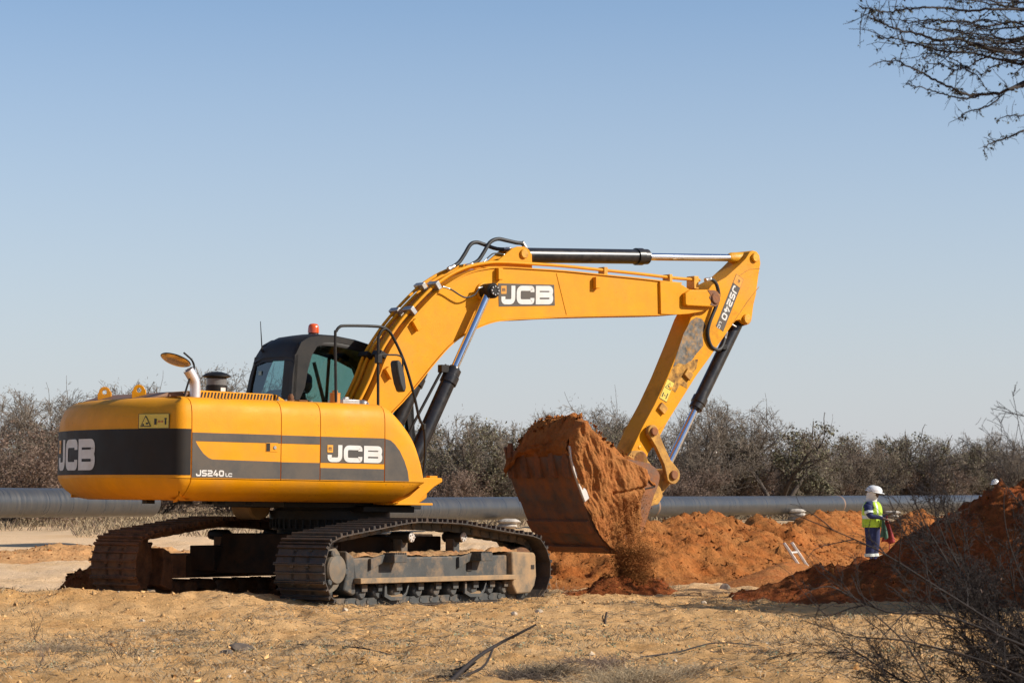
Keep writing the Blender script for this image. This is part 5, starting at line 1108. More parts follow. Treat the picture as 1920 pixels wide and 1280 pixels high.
def worker(loc, rz, label):
    """standing person facing +x before rotation, forearms raised in front"""
    root = tag(empty('person', loc, rz), label, 'person')
    hip = (0, 0, .95); ch = []
    ch.append([(hip, .15, .17), ((0, 0, 1.10), .14, .165), ((.0, 0, 1.25), .15, .18), ((.0, 0, 1.38), .13, .17), ((.0, 0, 1.48), .06, .07), ((.015, 0, 1.55), .05)])
    for s in (-1, 1):
        ch.append([(hip, .15, .17), ((.0, s * .09, .88), .125), ((.015, s * .10, .50), .10), ((-.01, s * .105, .30), .092), ((-.015, s * .105, .12), .085), ((-.01, s * .105, .06), .05), ((.08, s * .11, .04), .045), ((.15, s * .115, .035), .035)])
        sh = (0, s * .20, 1.40); el = (.05, s * .26, 1.13); wr_ = (.27, s * .14, 1.12 + .04 * s)
        ch.append([((.0, 0, 1.38), .13, .17), (sh, .09), ((.02, s * .245, 1.26), .08), (el, .07), ((.17, s * .20, 1.12), .056), (wr_, .034)])
        d = (Vector(wr_) - Vector((.17, s * .20, 1.12))).normalized(); 
        ch += hand_chain(wr_, d, (0, 0, 1), Vector((0, -s, 0)))
    def paint(c):
        if c.x > .265 and c.z > 1.0: return 1
        if c.z < .10: return 2
        if c.z > 1.49: return 1
        return 0
    body = skinned('body', ch, root, Matrix(), 2, [M['blue'], M['skin'], M['black']], paint)
    rot = Matrix.Rotation(R(14), 4, 'Y')
    hd_ = head_parts(root, (.035, 0, 1.655), rot)
    hm = helmet(root, (.045, 0, 1.715), rot)
    # white head scarf: open at the face
    b = MB(); rows = []; n = 24
    for z, r_ in [(.07, .100), (.03, .104), (-.03, .104), (-.08, .100), (-.12, .092), (-.155, .095), (-.185, .11), (-.20, .125)]:
        lim = R(48) if z > -.06 else R(10) if z > -.1 else 0
        rows.append([(r_ * 1.1 * math.cos(lim + (2 * PI - 2 * lim) * j / n) - .01, r_ * .96 * math.sin(lim + (2 * PI - 2 * lim) * j / n), z + .008 * math.sin(j * 1.9)) for j in range(n + 1)])
    b.grid(rows); sc = b.build('head_scarf', M['scarf'], root, Matrix.Translation((.035, 0, 1.655)) @ rot, angle=80); so_ = sc.modifiers.new('t', 'SOLIDIFY'); so_.thickness = .006
    # dark glasses
    b = MB(); b.tube([(.115, -.07, .012), (.128, -.03, .014), (.133, 0, .014), (.128, .03, .014), (.115, .07, .012)], .013, 6); b.build('glasses', M['ink'], root, Matrix.Translation((.035, 0, 1.655)) @ rot)
    # vest: shell of the torso, open arm holes
    def torso(z, o_=0):
        T = [(.90, .165, .195), (1.0, .165, .195), (1.1, .158, .19), (1.25, .165, .20), (1.36, .15, .19), (1.44, .115, .165), (1.485, .085, .10)]
        rx = np.interp(z, [q[0] for q in T], [q[1] for q in T]) + o_; ry = np.interp(z, [q[0] for q in T], [q[2] for q in T]) + o_; return rx, ry
    b = MB(); n = 36
    zs = np.linspace(.88, 1.47, 16)
    for k in range(len(zs) - 1):
        for j in range(n):
            a0, a1 = 2 * PI * j / n, 2 * PI * (j + 1) / n; am = (a0 + a1) / 2; zm = (zs[k] + zs[k + 1]) / 2
            if abs(abs(math.sin(am)) - 1) < .10 and zm > 1.26: continue
            q = [];
            for (a, z) in ((a0, zs[k]), (a1, zs[k]), (a1, zs[k + 1]), (a0, zs[k + 1])):
                rx, ry = torso(z, .022); fl = .01 * math.sin(a * 5) * (z < 1.1); q.append(((rx + fl) * math.cos(a), (ry + fl) * math.sin(a), z))
            stripe = (1.09 < zm < 1.15) or (zm > 1.15 and .50 < abs(math.sin(am)) < .68); b.cm = 1 if stripe else 0; b.add(q, [(0, 1, 2, 3)])
    v = b.build('safety_vest', [M['vest'], M['reflect']], root, Matrix(), angle=80)
    bmv = bmesh.new(); bmv.from_mesh(v.data); bmesh.ops.remove_doubles(bmv, verts=bmv.verts, dist=.0005); bmv.to_mesh(v.data); bmv.free(); v.data.polygons.foreach_set('use_smooth', [True] * len(v.data.polygons))
    so_ = v.modifiers.new('t', 'SOLIDIFY'); so_.thickness = .008
    for s in (-1, 1):
        b = MB(); b.lathe((-.012, s * .105, .20), (-.012, s * .105, .27), [(0, .094), (.005, .099), (.065, .099), (.07, .094)], 18); b.build('trouser_band', M['reflect'], root)
        b = MB(); a = Vector((.012, s * .235, 1.25)); c = Vector((.035, s * .252, 1.19)); b.lathe(a, c, [(0, .084), (.06, .084)], 16); b.build('sleeve_band', M['reflect'], root)
    return root
wx, wy = 8.55, 58.0
W1 = worker((wx - .15, wy, 1.3 - (910 - 908) / 80.2 - 1.845), R(-28), 'worker in white hard hat and yellow-green vest standing in the trench')
# flag cloth and rod held in front
zr = W1.location.z; W1.scale = (1.28, 1.22, 1.0)
def cloth(name, m, x0, zt, zb, wd, label, dy=0., s_=1):
    b = MB(); rows = []
    for i in range(15):
        t = i / 14; rows.append([(x0 + (.03 + wd * t) * (j / 8 - .35) + .02 * math.sin(j * 1.5 + t * 4), dy + .04 * math.sin(j * 1.3 + t * 3), zt + (zb - zt) * t + .03 * math.sin(j * .9) * t) for j in range(9)])
    b.grid(rows); o = b.build(name, m, None, W1.matrix_basis.copy() if False else Matrix.Translation(W1.location) @ Matrix.Rotation(R(-28), 4, 'Z'), angle=80); so_ = o.modifiers.new('t', 'SOLIDIFY'); so_.thickness = .008
    return tag(o, label, 'cloth')
cloth('red_flag', M['redcloth'], .34, 1.13, .52, .30, 'red cloth hanging from the hands of the standing worker', .0)
cloth('green_cloth', M['greencloth'], .30, 1.10, .62, .16, 'dark green cloth hanging in front of the standing worker', -.10)
b = MB(); b.tube([(.37, -.02, 1.16), (.46, -.05, .08)], .011, 8); o = b.build('rod', M['redcloth'], None, Matrix.Translation(W1.location) @ Matrix.Rotation(R(-28), 4, 'Z')); tag(o, 'thin red rod held upright by the standing worker', 'rod')
worker((17.55, 90, 1.3 + 10 / 51.7 - 1.845), R(-150), 'distant worker in white hard hat mostly hidden behind the tall dirt mound')
# excavator operator, seated
dr = empty('person'); dr.matrix_world = MW @ Matrix.Translation((.10, .84, 1.70)); tag(dr, 'excavator operator seated in the cab, seen dark in profile', 'person')
hip = (0, 0, .06); ch = [[(hip, .14, .16), ((-.02, 0, .22), .14, .16), ((-.01, 0, .40), .14, .18), ((.0, 0, .52), .12, .17), ((.03, 0, .62), .055), ((.05, 0, .70), .05)]]
for s in (-1, 1):
    ch.append([(hip, .14, .16), ((.10, s * .09, .04), .09), ((.45, s * .12, .08), .07), ((.50, s * .12, -.15), .055), ((.50, s * .12, -.32), .045), ((.60, s * .12, -.34), .04)])
    ch.append([((.0, 0, .52), .12, .17), ((.0, s * .20, .52), .07), ((.06, s * .26, .36), .055), ((.12, s * .27, .26), .05), ((.33, s * .29, .28), .035)]); ch += hand_chain((.33, s * .29, .28), (1, 0, .1), (0, 0, 1), Vector((0, -s, 0)))
bd = skinned('body', ch, dr, Matrix(), 2, [M['blue'], M['skin']], lambda c: 1 if (c.z > .60 or (c.x > .325 and c.z > .2)) else 0)
head_parts(dr, (.075, 0, .80), Matrix.Rotation(R(8), 4, 'Y'))
b = MB(); b.lathe((.06, 0, .80), (.05, 0, .93), [(0, .098), (.05, .10), (.09, .085), (.12, .05), (.13, .01)], 20); b.build('cap', M['blue'], dr)
# ---------------------------------------------------------------- TREES AND BUSHES
def nrm(v): return v / (np.linalg.norm(v) + 1e-9)
def grow(rg, p, d, L, r, lv, P, thick, thin, tips):
    n = P['n'][lv]; seg = L / n; pts = [p]; kids = P['kids'][lv] if lv < P['lv'] else 0
    for i in range(n):
        d = nrm(d + rg.normal(size=3) * P['wob'][lv] + np.array([0, 0, P['up'][lv]])); q = p + d * seg
        r0 = r * (1 - .6 * i / n); r1 = r * (1 - .6 * (i + 1) / n)
        (thick if lv <= P['trunk_lv'] else thin).append((*p, *q, r0, r1)); p = q
        if lv >= P['lv'] - 1: tips.append(p)
        if kids and i >= P.get('first', 0) * (lv == 0):
            k = rg.poisson(kids / n) if lv else int(round(kids / n + rg.uniform(-.3, .5)))
            for _ in range(k):
                a = rg.normal(size=3); a -= d * a.dot(d); a = nrm(a); sp = P['spread'][lv] * rg.uniform(.7, 1.25)
                dd = nrm(d * math.cos(sp) + a * math.sin(sp)); grow(rg, p - d * seg * rg.uniform(0, .6), dd, L * P['ratio'][lv] * rg.uniform(.65, 1.2) * (1 - .35 * i / n), r1 * .62, lv + 1, P, thick, thin, tips)
def tree_meshes(kind, seed):
    rg = np.random.default_rng(seed); thick = []; thin = []; tips = []
    if kind == 'bare':      # tall leafless savanna tree, fine twigs
        P = dict(n=[6, 6, 5, 3], kids=[11, 11, 9, 0], wob=[.10, .16, .22, .25], up=[.04, .06, .05, .02], spread=[.65, .7, .75, .7], ratio=[.62, .5, .42], lv=3, trunk_lv=1, first=1)
        for k in range(6): a = 2 * PI * k / 6 + rg.uniform(-.4, .4); tl = rg.uniform(.25, .8); grow(rg, np.zeros(3), nrm(np.array([math.cos(a) * tl, math.sin(a) * tl, 1])), rg.uniform(3.0, 3.9), .05, 0, P, thick, thin, tips)
        leaf = ('twig', 700, .022)
    elif kind == 'acacia':  # dark trunk, spreading olive crown
        P = dict(n=[6, 6, 5, 3], kids=[10, 11, 10, 0], wob=[.14, .18, .25, .25], up=[.06, .03, .03, .01], spread=[.8, .75, .8, .7], ratio=[.62, .5, .36], lv=3, trunk_lv=1, first=2)
        for k in range(3): a = 2 * PI * k / 3 + rg.uniform(-.4, .4); tl = rg.uniform(.2, .5); grow(rg, np.zeros(3), nrm(np.array([math.cos(a) * tl, math.sin(a) * tl, 1])), rg.uniform(3.0, 3.6), .10, 0, P, thick, thin, tips)
        leaf = ('leafgreen', 9000, .045)
    elif kind == 'brown':   # low bush with dry leaves
        P = dict(n=[5, 5, 4, 3], kids=[9, 10, 8, 0], wob=[.14, .2, .25, .3], up=[.04, .04, .03, .0], spread=[.7, .75, .8, .7], ratio=[.6, .5, .4], lv=3, trunk_lv=0, first=0)
        for k in range(7): a = 2 * PI * k / 7 + rg.uniform(-.4, .4); tl = rg.uniform(.4, 1.2); grow(rg, np.zeros(3), nrm(np.array([math.cos(a) * tl, math.sin(a) * tl, 1])), rg.uniform(1.9, 2.7), .035, 0, P, thick, thin, tips)
        leaf = ('leafbrown', 9000, .030)
    else:                   # dense grey-green shrub with spiky top
        P = dict(n=[5, 5, 4, 3], kids=[10, 11, 9, 0], wob=[.10, .16, .22, .25], up=[.05, .06, .07, .03], spread=[.55, .6, .65, .6], ratio=[.6, .5, .42], lv=3, trunk_lv=0, first=0)
        for k in range(7): a = 2 * PI * k / 7 + rg.uniform(-.4, .4); tl = rg.uniform(.3, .9); grow(rg, np.zeros(3), nrm(np.array([math.cos(a) * tl, math.sin(a) * tl, 1])), rg.uniform(2.2, 2.9), .04, 0, P, thick, thin, tips)
        leaf = ('leafgreen', 11000, .030)
    thin = np.array(thin); thin[:, 6:] = np.maximum(thin[:, 6:], .006); thick = np.array(thick)
    H_ = np.percentile(thin[:, 5], 98.5); R_ = {'bare': .60, 'acacia': .80, 'brown': .85, 'shrub': .72}[kind] * H_
    def env(q, sl=0.): r_ = np.hypot(q[:, 0], q[:, 1]) / R_; a_ = np.arctan2(q[:, 1], q[:, 0]); lo = q[:, 2] < .42 * H_; return (r_ * (1 + .12 * np.sin(3 * a_ + seed) + .08 * np.sin(7 * a_))) ** 2 + np.where(lo, ((q[:, 2] - .42 * H_) / (.75 * H_)) ** 2, ((q[:, 2] - .42 * H_) / (.56 * H_)) ** 2) < 1 + sl
    sl_ = rg.uniform(-.15, .12, len(thin)) + (rg.random(len(thin)) < .06) * .35; thin = thin[env(thin[:, 3:6], sl_)]
    keep = thin[:, 5] > .05; thin = thin[keep]
    V, F = prisms(thick, 6); tm = fastmesh('trunk', V, F, [M['wood']], True)
    V, F = prisms(thin, 3); T = np.array(tips); T = T[(T[:, 2] > .1) & env(T, -.05)]
    P_ = T[rng.integers(0, len(T), leaf[1])] + rng.normal(size=(leaf[1], 3)) * (.10 if kind != 'acacia' else .09)
    if kind in ('acacia', 'shrub'): # clumped foliage: thin some regions out
        nn = fbm(P_[:, 0] * 1.3 + P_[:, 2], P_[:, 1] * 1.3 - P_[:, 2] * .7, seed, 3); P_ = P_[nn > -.15]
    P_ = P_[P_[:, 2] > .05]
    LV, LF = leaf_quads(P_, leaf[2]); me = bpy.data.meshes.new('crown')
    allV = np.concatenate([V, LV]); allF = np.concatenate([F, LF + len(V)]); me = fastmesh('crown', allV, allF, [M['twigred'] if kind == 'brown' else M['twig'], M[leaf[0]]])
    mi = np.zeros(len(allF), np.int32); mi[len(F):] = 1; me.polygons.foreach_set('material_index', mi)
    return tm, me, float(thin[:, 5].max())
TM = {}
for kind, k in (('bare', 3), ('acacia', 2), ('brown', 3), ('shrub', 3)): TM[kind] = [tree_meshes(kind, 100 + 17 * i + len(kind)) for i in range(k)]
LBL = {'bare': 'leafless grey tree with a fine twiggy crown', 'acacia': 'olive green thorn tree with a dark trunk', 'brown': 'low bush with dry brown leaves', 'shrub': 'dense grey-green shrub with spiky branch tips'}
NAME = {'bare': 'bare_tree', 'acacia': 'thorn_tree', 'brown': 'dry_bush', 'shrub': 'shrub'}; CAT = {'bare': 'tree', 'acacia': 'tree', 'brown': 'bush', 'shrub': 'bush'}
cnt = 0
def tree(kind, px, top, Y, where, wide=1.):
    """crown top at picture height `top` seen at distance Y"""
    global cnt
    Y = max(Y, pipe_at(px)[1] + 6 + (Y % 5) * 1.6) if px > 560 else Y
    x = (px - 960) / 4650 * Y; g = gz(x, Y); zt = 1.3 + (908 - top) * Y / 4650; v = TM[kind][cnt % len(TM[kind])]; cnt += 1
    s = (zt - g) / v[2] * (1.0 if kind == 'bare' else .97)
    r = empty(NAME[kind], (x, Y, g - .03), rng.uniform(0, 6.28)); wide = wide * 1.12; r.scale = (s * wide, s * wide, s)
    tag(r, LBL[kind] + ', ' + where, CAT[kind], 'trees and bushes beyond the pipeline')
    link('trunk', v[0], r); link('crown', v[1], r); return r
T_ = [
 ('brown', 20, 745, 72, 'at the left edge above the left pipe'), ('bare', 45, 715, 86, 'behind the bush at the left edge'), ('shrub', 135, 735, 88, 'just left of the counterweight'),
 ('brown', 95, 800, 74, 'partly hidden by the left corner of the counterweight'), ('bare', 225, 700, 92, 'rising behind the left lifting eye'), ('shrub', -40, 790, 78, 'cut by the left picture edge'),
 ('bare', 330, 715, 100, 'rising behind the exhaust pipe'), ('bare', 432, 672, 96, 'rising just left of the cab'), ('brown', 300, 800, 90, 'behind the louvred hatch'), ('brown', 480, 790, 90, 'behind the cab'),
 ('brown', 600, 800, 92, 'behind the side door of the excavator'), ('shrub', 720, 780, 92, 'behind the curved front cover of the excavator'),
 ('shrub', 825, 770, 84, 'between the two boom cylinders'), ('brown', 800, 850, 74, 'low down beside the front bracket of the excavator'), ('shrub', 905, 748, 80, 'the rounded one left of the bucket'), ('shrub', 965, 775, 88, 'just left of the bucket'), ('brown', 870, 850, 80, 'low down left of the bucket'),
 ('bare', 1085, 735, 90, 'whose twigs rise right above the bucket'), ('bare', 1140, 740, 96, 'between the bucket heap and the dipper arm'), ('shrub', 1130, 775, 84, 'directly right of the bucket heap'), ('brown', 1180, 810, 90, 'behind the bucket link'),
 ('bare', 1300, 742, 86, 'behind the bucket cylinder rod'), ('bare', 1365, 735, 88, 'the tallest right of the bucket cylinder'), ('bare', 1250, 775, 96, 'between the dipper arm and bucket cylinder'), ('brown', 1290, 850, 76, 'low down right of the bucket link'), ('brown', 1370, 855, 78, 'low down left of the olive thorn tree'),
 ('acacia', 1462, 768, 80, 'alone in the middle of the right half'), ('bare', 1425, 780, 95, 'just left of the olive thorn tree'), ('shrub', 1520, 805, 92, 'just right of the olive thorn tree'),
 ('brown', 1590, 815, 88, 'above the worker in the trench'), ('bare', 1577, 790, 96, 'thin one above the worker in the trench'), ('brown', 1540, 860, 78, 'low down left of the worker'),
 ('acacia', 1675, 790, 84, 'right of the worker in the trench'), ('shrub', 1640, 800, 92, 'directly behind the right thorn tree'), ('bare', 1740, 810, 92, 'right of the right thorn tree'), ('brown', 1745, 850, 82, 'low down right of the right thorn tree'),
 ('shrub', 1800, 815, 92, 'left of the tall dirt mound'), ('bare', 1850, 800, 94, 'behind the tall dirt mound'), ('brown', 1830, 850, 84, 'low down behind the tall dirt mound'), ('bare', 1905, 805, 96, 'at the right edge behind the dirt mound'), ('brown', 1940, 830, 88, 'cut by the right picture edge'), ('shrub', 1040, 800, 92, 'hidden mostly by the bucket'), ('brown', 1230, 850, 80, 'low down behind the dipper tip'), ('brown', 1000, 860, 84, 'low down behind the bucket floor'),
]
for t_ in T_: tree(*t_)
for kind, x, y, h, wh in (('shrub', 8.0, 26.3, 3.0, 'beside the tall mound'), ('shrub', 9.4, 25.6, 4.4, 'right of the tall mound'), ('acacia', 11.2, 26.8, 5.6, 'standing beyond the right picture edge'), ('brown', 8.9, 27.4, 3.6, 'on the right flank of the tall mound')):
    v = TM[kind][0]; s = h / v[2]; r = empty(NAME[kind], (x, y, gz(x, y)), 1.3 * x); r.scale = (s, s, s); tag(r, LBL[kind] + ', ' + wh, CAT[kind]); link('trunk', v[0], r); link('crown', v[1], r)
# far-off scrub that closes the gaps: one mass
def far_scrub():
    VV = []; FF = []; MI = []; b = 0
    allv = [TM['brown'][0], TM['shrub'][1], TM['bare'][0], TM['brown'][2], TM['shrub'][2]]
    for k in range(104):
        px = -80 + 2080 * k / 63 if k < 64 else (-130 - 95 * (k - 64) if k < 84 else 2040 + 95 * (k - 84)); Y = max(104, pipe_at(min(px, 2300))[1] + 14) + 8 * (k % 3) + rng.uniform(-2, 2); x = (px - 960) / 4650 * Y; g = gz(x, Y); s = (1.3 + (908 - rng.uniform(832, 862)) * Y / 4650 - g)
        v = allv[k % 5]; me = v[1]; co = np.empty(len(me.vertices) * 3); me.vertices.foreach_get('co', co); co = co.reshape(-1, 3); a = rng.uniform(0, 6.28); s /= v[2]
        fi = np.empty(len(me.loops), np.int32); me.loops.foreach_get('vertex_index', fi); fi = fi.reshape(-1, 4)
        sel = rng.random(len(fi)) < (.45 if k < 64 else .3); fi = fi[sel]
        c2 = np.stack([co[:, 0] * math.cos(a) - co[:, 1] * math.sin(a), co[:, 0] * math.sin(a) + co[:, 1] * math.cos(a), co[:, 2]], -1) * [s * 1.5, s * 1.5, s] + [x, Y, g]
        u, inv = np.unique(fi, return_inverse=True); VV.append(c2[u]); FF.append(inv.reshape(-1, 4) + b); b += len(u)
    return fastmesh('scrub', np.concatenate(VV), np.concatenate(FF), [M['twigred']])
tag(link('scrub', far_scrub()), 'far-off grey-brown scrub closing the view behind the trees', 'scrub', kind='stuff')
# dry grass between pipe and bushes, tufts on the near sand
def blades(X, Y, h, lean, wdt, name, mats, mi=None):
    k = len(X); Z = ground(X, Y) - .01; a = rng.uniform(0, 6.28, k); H_ = h * rng.uniform(.5, 1.2, k); dx = np.cos(a) * H_ * lean * rng.uniform(.2, 1, k); dy = np.sin(a) * H_ * lean * rng.uniform(.2, 1, k)
    wa = rng.uniform(0, 6.28, k); wx_ = np.cos(wa) * wdt; wy_ = np.sin(wa) * wdt
    V = np.stack([np.stack([X - wx_, Y - wy_, Z], -1), np.stack([X + wx_, Y + wy_, Z], -1), np.stack([X + wx_ * .5 + dx * .4, Y + wy_ * .5 + dy * .4, Z + H_ * .6], -1), np.stack([X + dx, Y + dy, Z + H_], -1)], 1).reshape(-1, 3)
    me = fastmesh(name, V, np.arange(4 * k).reshape(-1, 4), mats)
    if mi is not None: me.polygons.foreach_set('material_index', mi.astype(np.int32))
    return me
k = 90000; Y = 60 + 42 * rng.random(k) ** .8; X = (rng.uniform(-60, 1980, k) - 960) / 4650 * Y
line = 50.65 + (X + 10.46) * (97.7 - 50.65) / (18.1 + 10.46); den = fbm(X * .4, Y * .4, 77, 3)
pxx = X / Y * 4650 + 960; kp = ((Y > line + 2.5) | ((X < -4) & (Y > 54))) & ((pxx > 140) | (Y > 66)) & (den > -.5 + .5 * rng.random(k)); X = X[kp]; Y = Y[kp]
tag(link('dry_grass', blades(X, Y, .22, 1.0, .008, 'dry_grass', [M['grass'], M['litter'], M['leafbrown']], rng.choice(3, len(X), p=[.62, .25, .13]))), 'pale dry grass along the foot of the bushes', 'grass', kind='stuff')
# near ground litter -------------------------------------------------------------
def scatter_xy(k, y0, y1, pxa=-60, pxb=1980, pw=1.):
    Y = y0 + (y1 - y0) * rng.random(k) ** pw; return (rng.uniform(pxa, pxb, k) - 960) / 4650 * Y, Y
X, Y = scatter_xy(34000, 15.5, 29, pw=.8); d_ = fbm(X * .7, Y * .5, 81, 3); kp = d_ > -.1 + .5 * rng.random(len(X)); X = X[kp]; Y = Y[kp]
tag(link('grass_tufts', blades(X, Y, .045, 1.3, .0028, 'grass_tufts', [M['grass'], M['litter']], rng.choice(2, len(X)))), 'short dry grass stubble on the near sand', 'grass', kind='stuff')
def litter(k, y0, y1, L, r_, name, mats, label, seed, thr=0.):
    X, Y = scatter_xy(k, y0, y1, pw=.85); d_ = fbm(X * .9, Y * .6, seed, 3); kp = d_ > thr - .3 * rng.random(k); X = X[kp]; Y = Y[kp]; n = len(X); a = rng.uniform(0, 6.28, n); l_ = L * rng.uniform(.3, 1.3, n); Z = ground(X, Y)
    p0 = np.stack([X, Y, Z + .004], -1); X1 = X + np.cos(a) * l_; Y1 = Y + np.sin(a) * l_; Z1 = ground(X1, Y1) + .004 + l_ * rng.uniform(0, .35, n); mid = np.stack([(X + X1) / 2 + rng.normal(size=n) * l_ * .12, (Y + Y1) / 2 + rng.normal(size=n) * l_ * .12, (Z + Z1) / 2 + l_ * .06], -1)
    p1 = np.stack([X1, Y1, Z1], -1); rr = r_ * rng.uniform(.5, 1.4, (n, 1)); S_ = np.concatenate([np.concatenate([p0, mid, rr, rr * .8], 1), np.concatenate([mid, p1, rr * .8, rr * .3], 1)])
    V, F = prisms(S_, 3); tag(link(name, fastmesh(name, V, F, mats)), label, 'litter', kind='stuff')
litter(12000, 15.5, 28, .11, .0026, 'twig_litter', [M['litter']], 'grey dry twigs strewn over the near sand', 83, .15)
litter(900, 15.5, 28, .06, .0035, 'dark_litter', [M['wood']], 'dark bits of bark and roots on the near sand', 87, .1)
X, Y = scatter_xy(9000, 15.5, 30, pw=.8); tag(link('clods', clods(np.stack([X, Y, ground(X, Y) + .003], -1), rng.choice([.007, .011, .017, .026], len(X), p=[.5, .34, .13, .03]), [mat('sandy_clod', (.72, .42, .17), .95, vary=.4, vscale=3, bump=.01)], 'clods', .5)), 'small sandy clods and gravel on the near sand', 'gravel', kind='stuff')
X, Y = scatter_xy(700, 15.5, 40, pw=.8); tag(link('pebbles', clods(np.stack([X, Y, ground(X, Y) + .004], -1), rng.choice([.008, .014, .022], len(X), p=[.6, .32, .08]), [M['stone']], 'pebbles', .5)), 'pale pebbles scattered over the sand', 'gravel', kind='stuff')
X, Y = scatter_xy(800, 16, 27); d_ = fbm(X * .8, Y * .5, 97, 2); kp = d_ > .1; X = X[kp]; Y = Y[kp]
P_ = np.repeat(np.stack([X, Y, ground(X, Y) + .012], -1), 9, 0) + rng.normal(size=(len(X) * 9, 3)) * [.025, .025, .008]; V, F = leaf_quads(P_, .010)
tag(link('ground_weeds', fastmesh('ground_weeds', V, F, [M['weed']])), 'tiny grey-green weeds on the near sand', 'weeds', kind='stuff')
def mcl(k, n0):  # clods over the mounds
    pass
# single stones
def stone(px, py, s_, label, m='stone', grp='stones on the sand', name='stone', cat='stone', flat=.7):
    Y = 26.
    for _ in range(12): x = (px - 960) / 4650 * Y; z = gz(x, Y); Y = (1.3 - z) * 4650 / (py - 908) if py > 912 else Y
    x = (px - 960) / 4650 * Y; r_ = s_ * Y / 4650 * .5; bm = bmesh.new(); bmesh.ops.create_icosphere(bm, subdivisions=3, radius=1); rg = np.random.default_rng(int(px * 7 + py)); ph = rg.uniform(0, 9, 6)
    pl = [nrm(rg.normal(size=3)) for _ in range(9)]; ds = rg.uniform(.55, .9, 9)
    for v in bm.verts:
        c = np.array(v.co)
        for a_, d_ in zip(pl, ds):
            t_ = c.dot(a_)
            if t_ > d_: c = c - a_ * (t_ - d_)
        c = c * (1 + .05 * math.sin(5 * c[0] + ph[0]) * math.sin(6 * c[1] + ph[1])); v.co = (c[0] * r_, c[1] * r_ * .9, c[2] * r_ * flat)
    me = bpy.data.meshes.new(name); bm.to_mesh(me); bm.free(); me.materials.append(M[m]); o = link(name, me); o.location = (x, Y, gz(x, Y) + r_ * flat * .35); o.rotation_euler = (0, 0, rg.uniform(0, 6)); return tag(o, label, cat, grp)
for a in [(648, 1149, 13, 'white stone just below the rear end of the near track'), (1357, 1103, 24, 'large flat white stone left of the low red mound'), (1318, 1130, 14, 'small stone left below the large flat white stone'), (244, 1177, 12, 'pale stone in the left foreground on the dry grass'), (270, 1168, 13, 'rounded pale stone right of another in the left foreground'), (397, 1156, 10, 'small white stone in the sand below the far track'), (963, 1152, 15, 'tan stone below the front end of the near track'), (928, 1168, 9, 'small orange stone below the front of the near track'), (1543, 1108, 20, 'rounded stone on the dark foot of the tall mound', ), (1575, 1107, 16, 'upright brown stone on the dark foot of the tall mound'), (335, 1187, 14, 'flat brown stone in the left foreground'), (400, 1191, 13, 'dark grey stone beside the flat brown one in the left foreground'), (1010, 1143, 18, 'white stone at the front corner of the near track'), (1185, 1130, 10, 'small white stone right of the broken stump'), (30, 1050, 12, 'stone on the pale sand at the left edge')]: stone(*a)
stone(455, 1220, 58, 'dark brown lump of earth in the left foreground', 'wood', None, 'earth_lump', 'clod', .5); stone(428, 1226, 30, 'small dark lump of earth beside the larger one', 'wood', None, 'earth_lump', 'clod', .6)
# dead branches, stump, small dry plants
def at(px, py, Y=None):
    if Y is None:
        Y = 20.
        for _ in range(14): x = (px - 960) / 4650 * Y; Y = (1.3 - gz(x, Y)) * 4650 / (py - 908)
    return np.array([(px - 960) / 4650 * Y, Y, gz((px - 960) / 4650 * Y, Y)])
def dead_branch(name, segs_fn, m, label, cat): V, F = prisms(np.array(segs_fn), 6); o = link(name, fastmesh(name, V, F, [M[m]], True)); return tag(o, label, cat)
def path_segs(pts, r0, r1, rg=None, wob=0.):
    P = smooth_path(pts, 5); n = len(P) - 1; out = []
    for i in range(n): out.append((*P[i], *P[i + 1], r0 + (r1 - r0) * i / n, r0 + (r1 - r0) * (i + 1) / n))
    return out
rg = np.random.default_rng(5); g0 = at(845, 1275); segs = []
base = g0; mid = at(930, 1268) + [0, 0, .22]; tip = at(1005, 1262) + [0, 0, .33]
segs += path_segs([base + [0, 0, .02], base * .5 + mid * .5 + [0, 0, .03], mid, mid * .4 + tip * .6 + [0, 0, -.0], tip], .016, .007)
segs += path_segs([base + [-.05, 0, .01], base * .4 + mid * .6 + [.02, 0, -.05], mid + [-.02, 0, -.02]], .010, .008)
for k in range(14): a = base + (mid - base) * rg.uniform(0, .6); e = a + np.array([-rg.uniform(.08, .25), rg.uniform(-.15, .1), -rg.uniform(.0, .1)]); e[2] = max(e[2], gz(e[0], e[1]) + .01); segs += path_segs([a, (a + e) / 2 + rg.normal(size=3) * .02, e], .005, .002)
dead_branch('dead_branch', segs, 'darkwood', 'dark dead branch rising from the sand at the bottom middle', 'branch')
st = at(1133, 1172); segs = path_segs([st + [0, 0, -.03], st + [.005, 0, .05], st + [.02, 0, .125]], .017, .011) + path_segs([st + [0, 0, .02], st + [-.02, 0, .07], st + [-.012, 0, .10]], .009, .005); dead_branch('stump', segs, 'wood', 'short broken stump standing in the sand right of the track', 'stump')
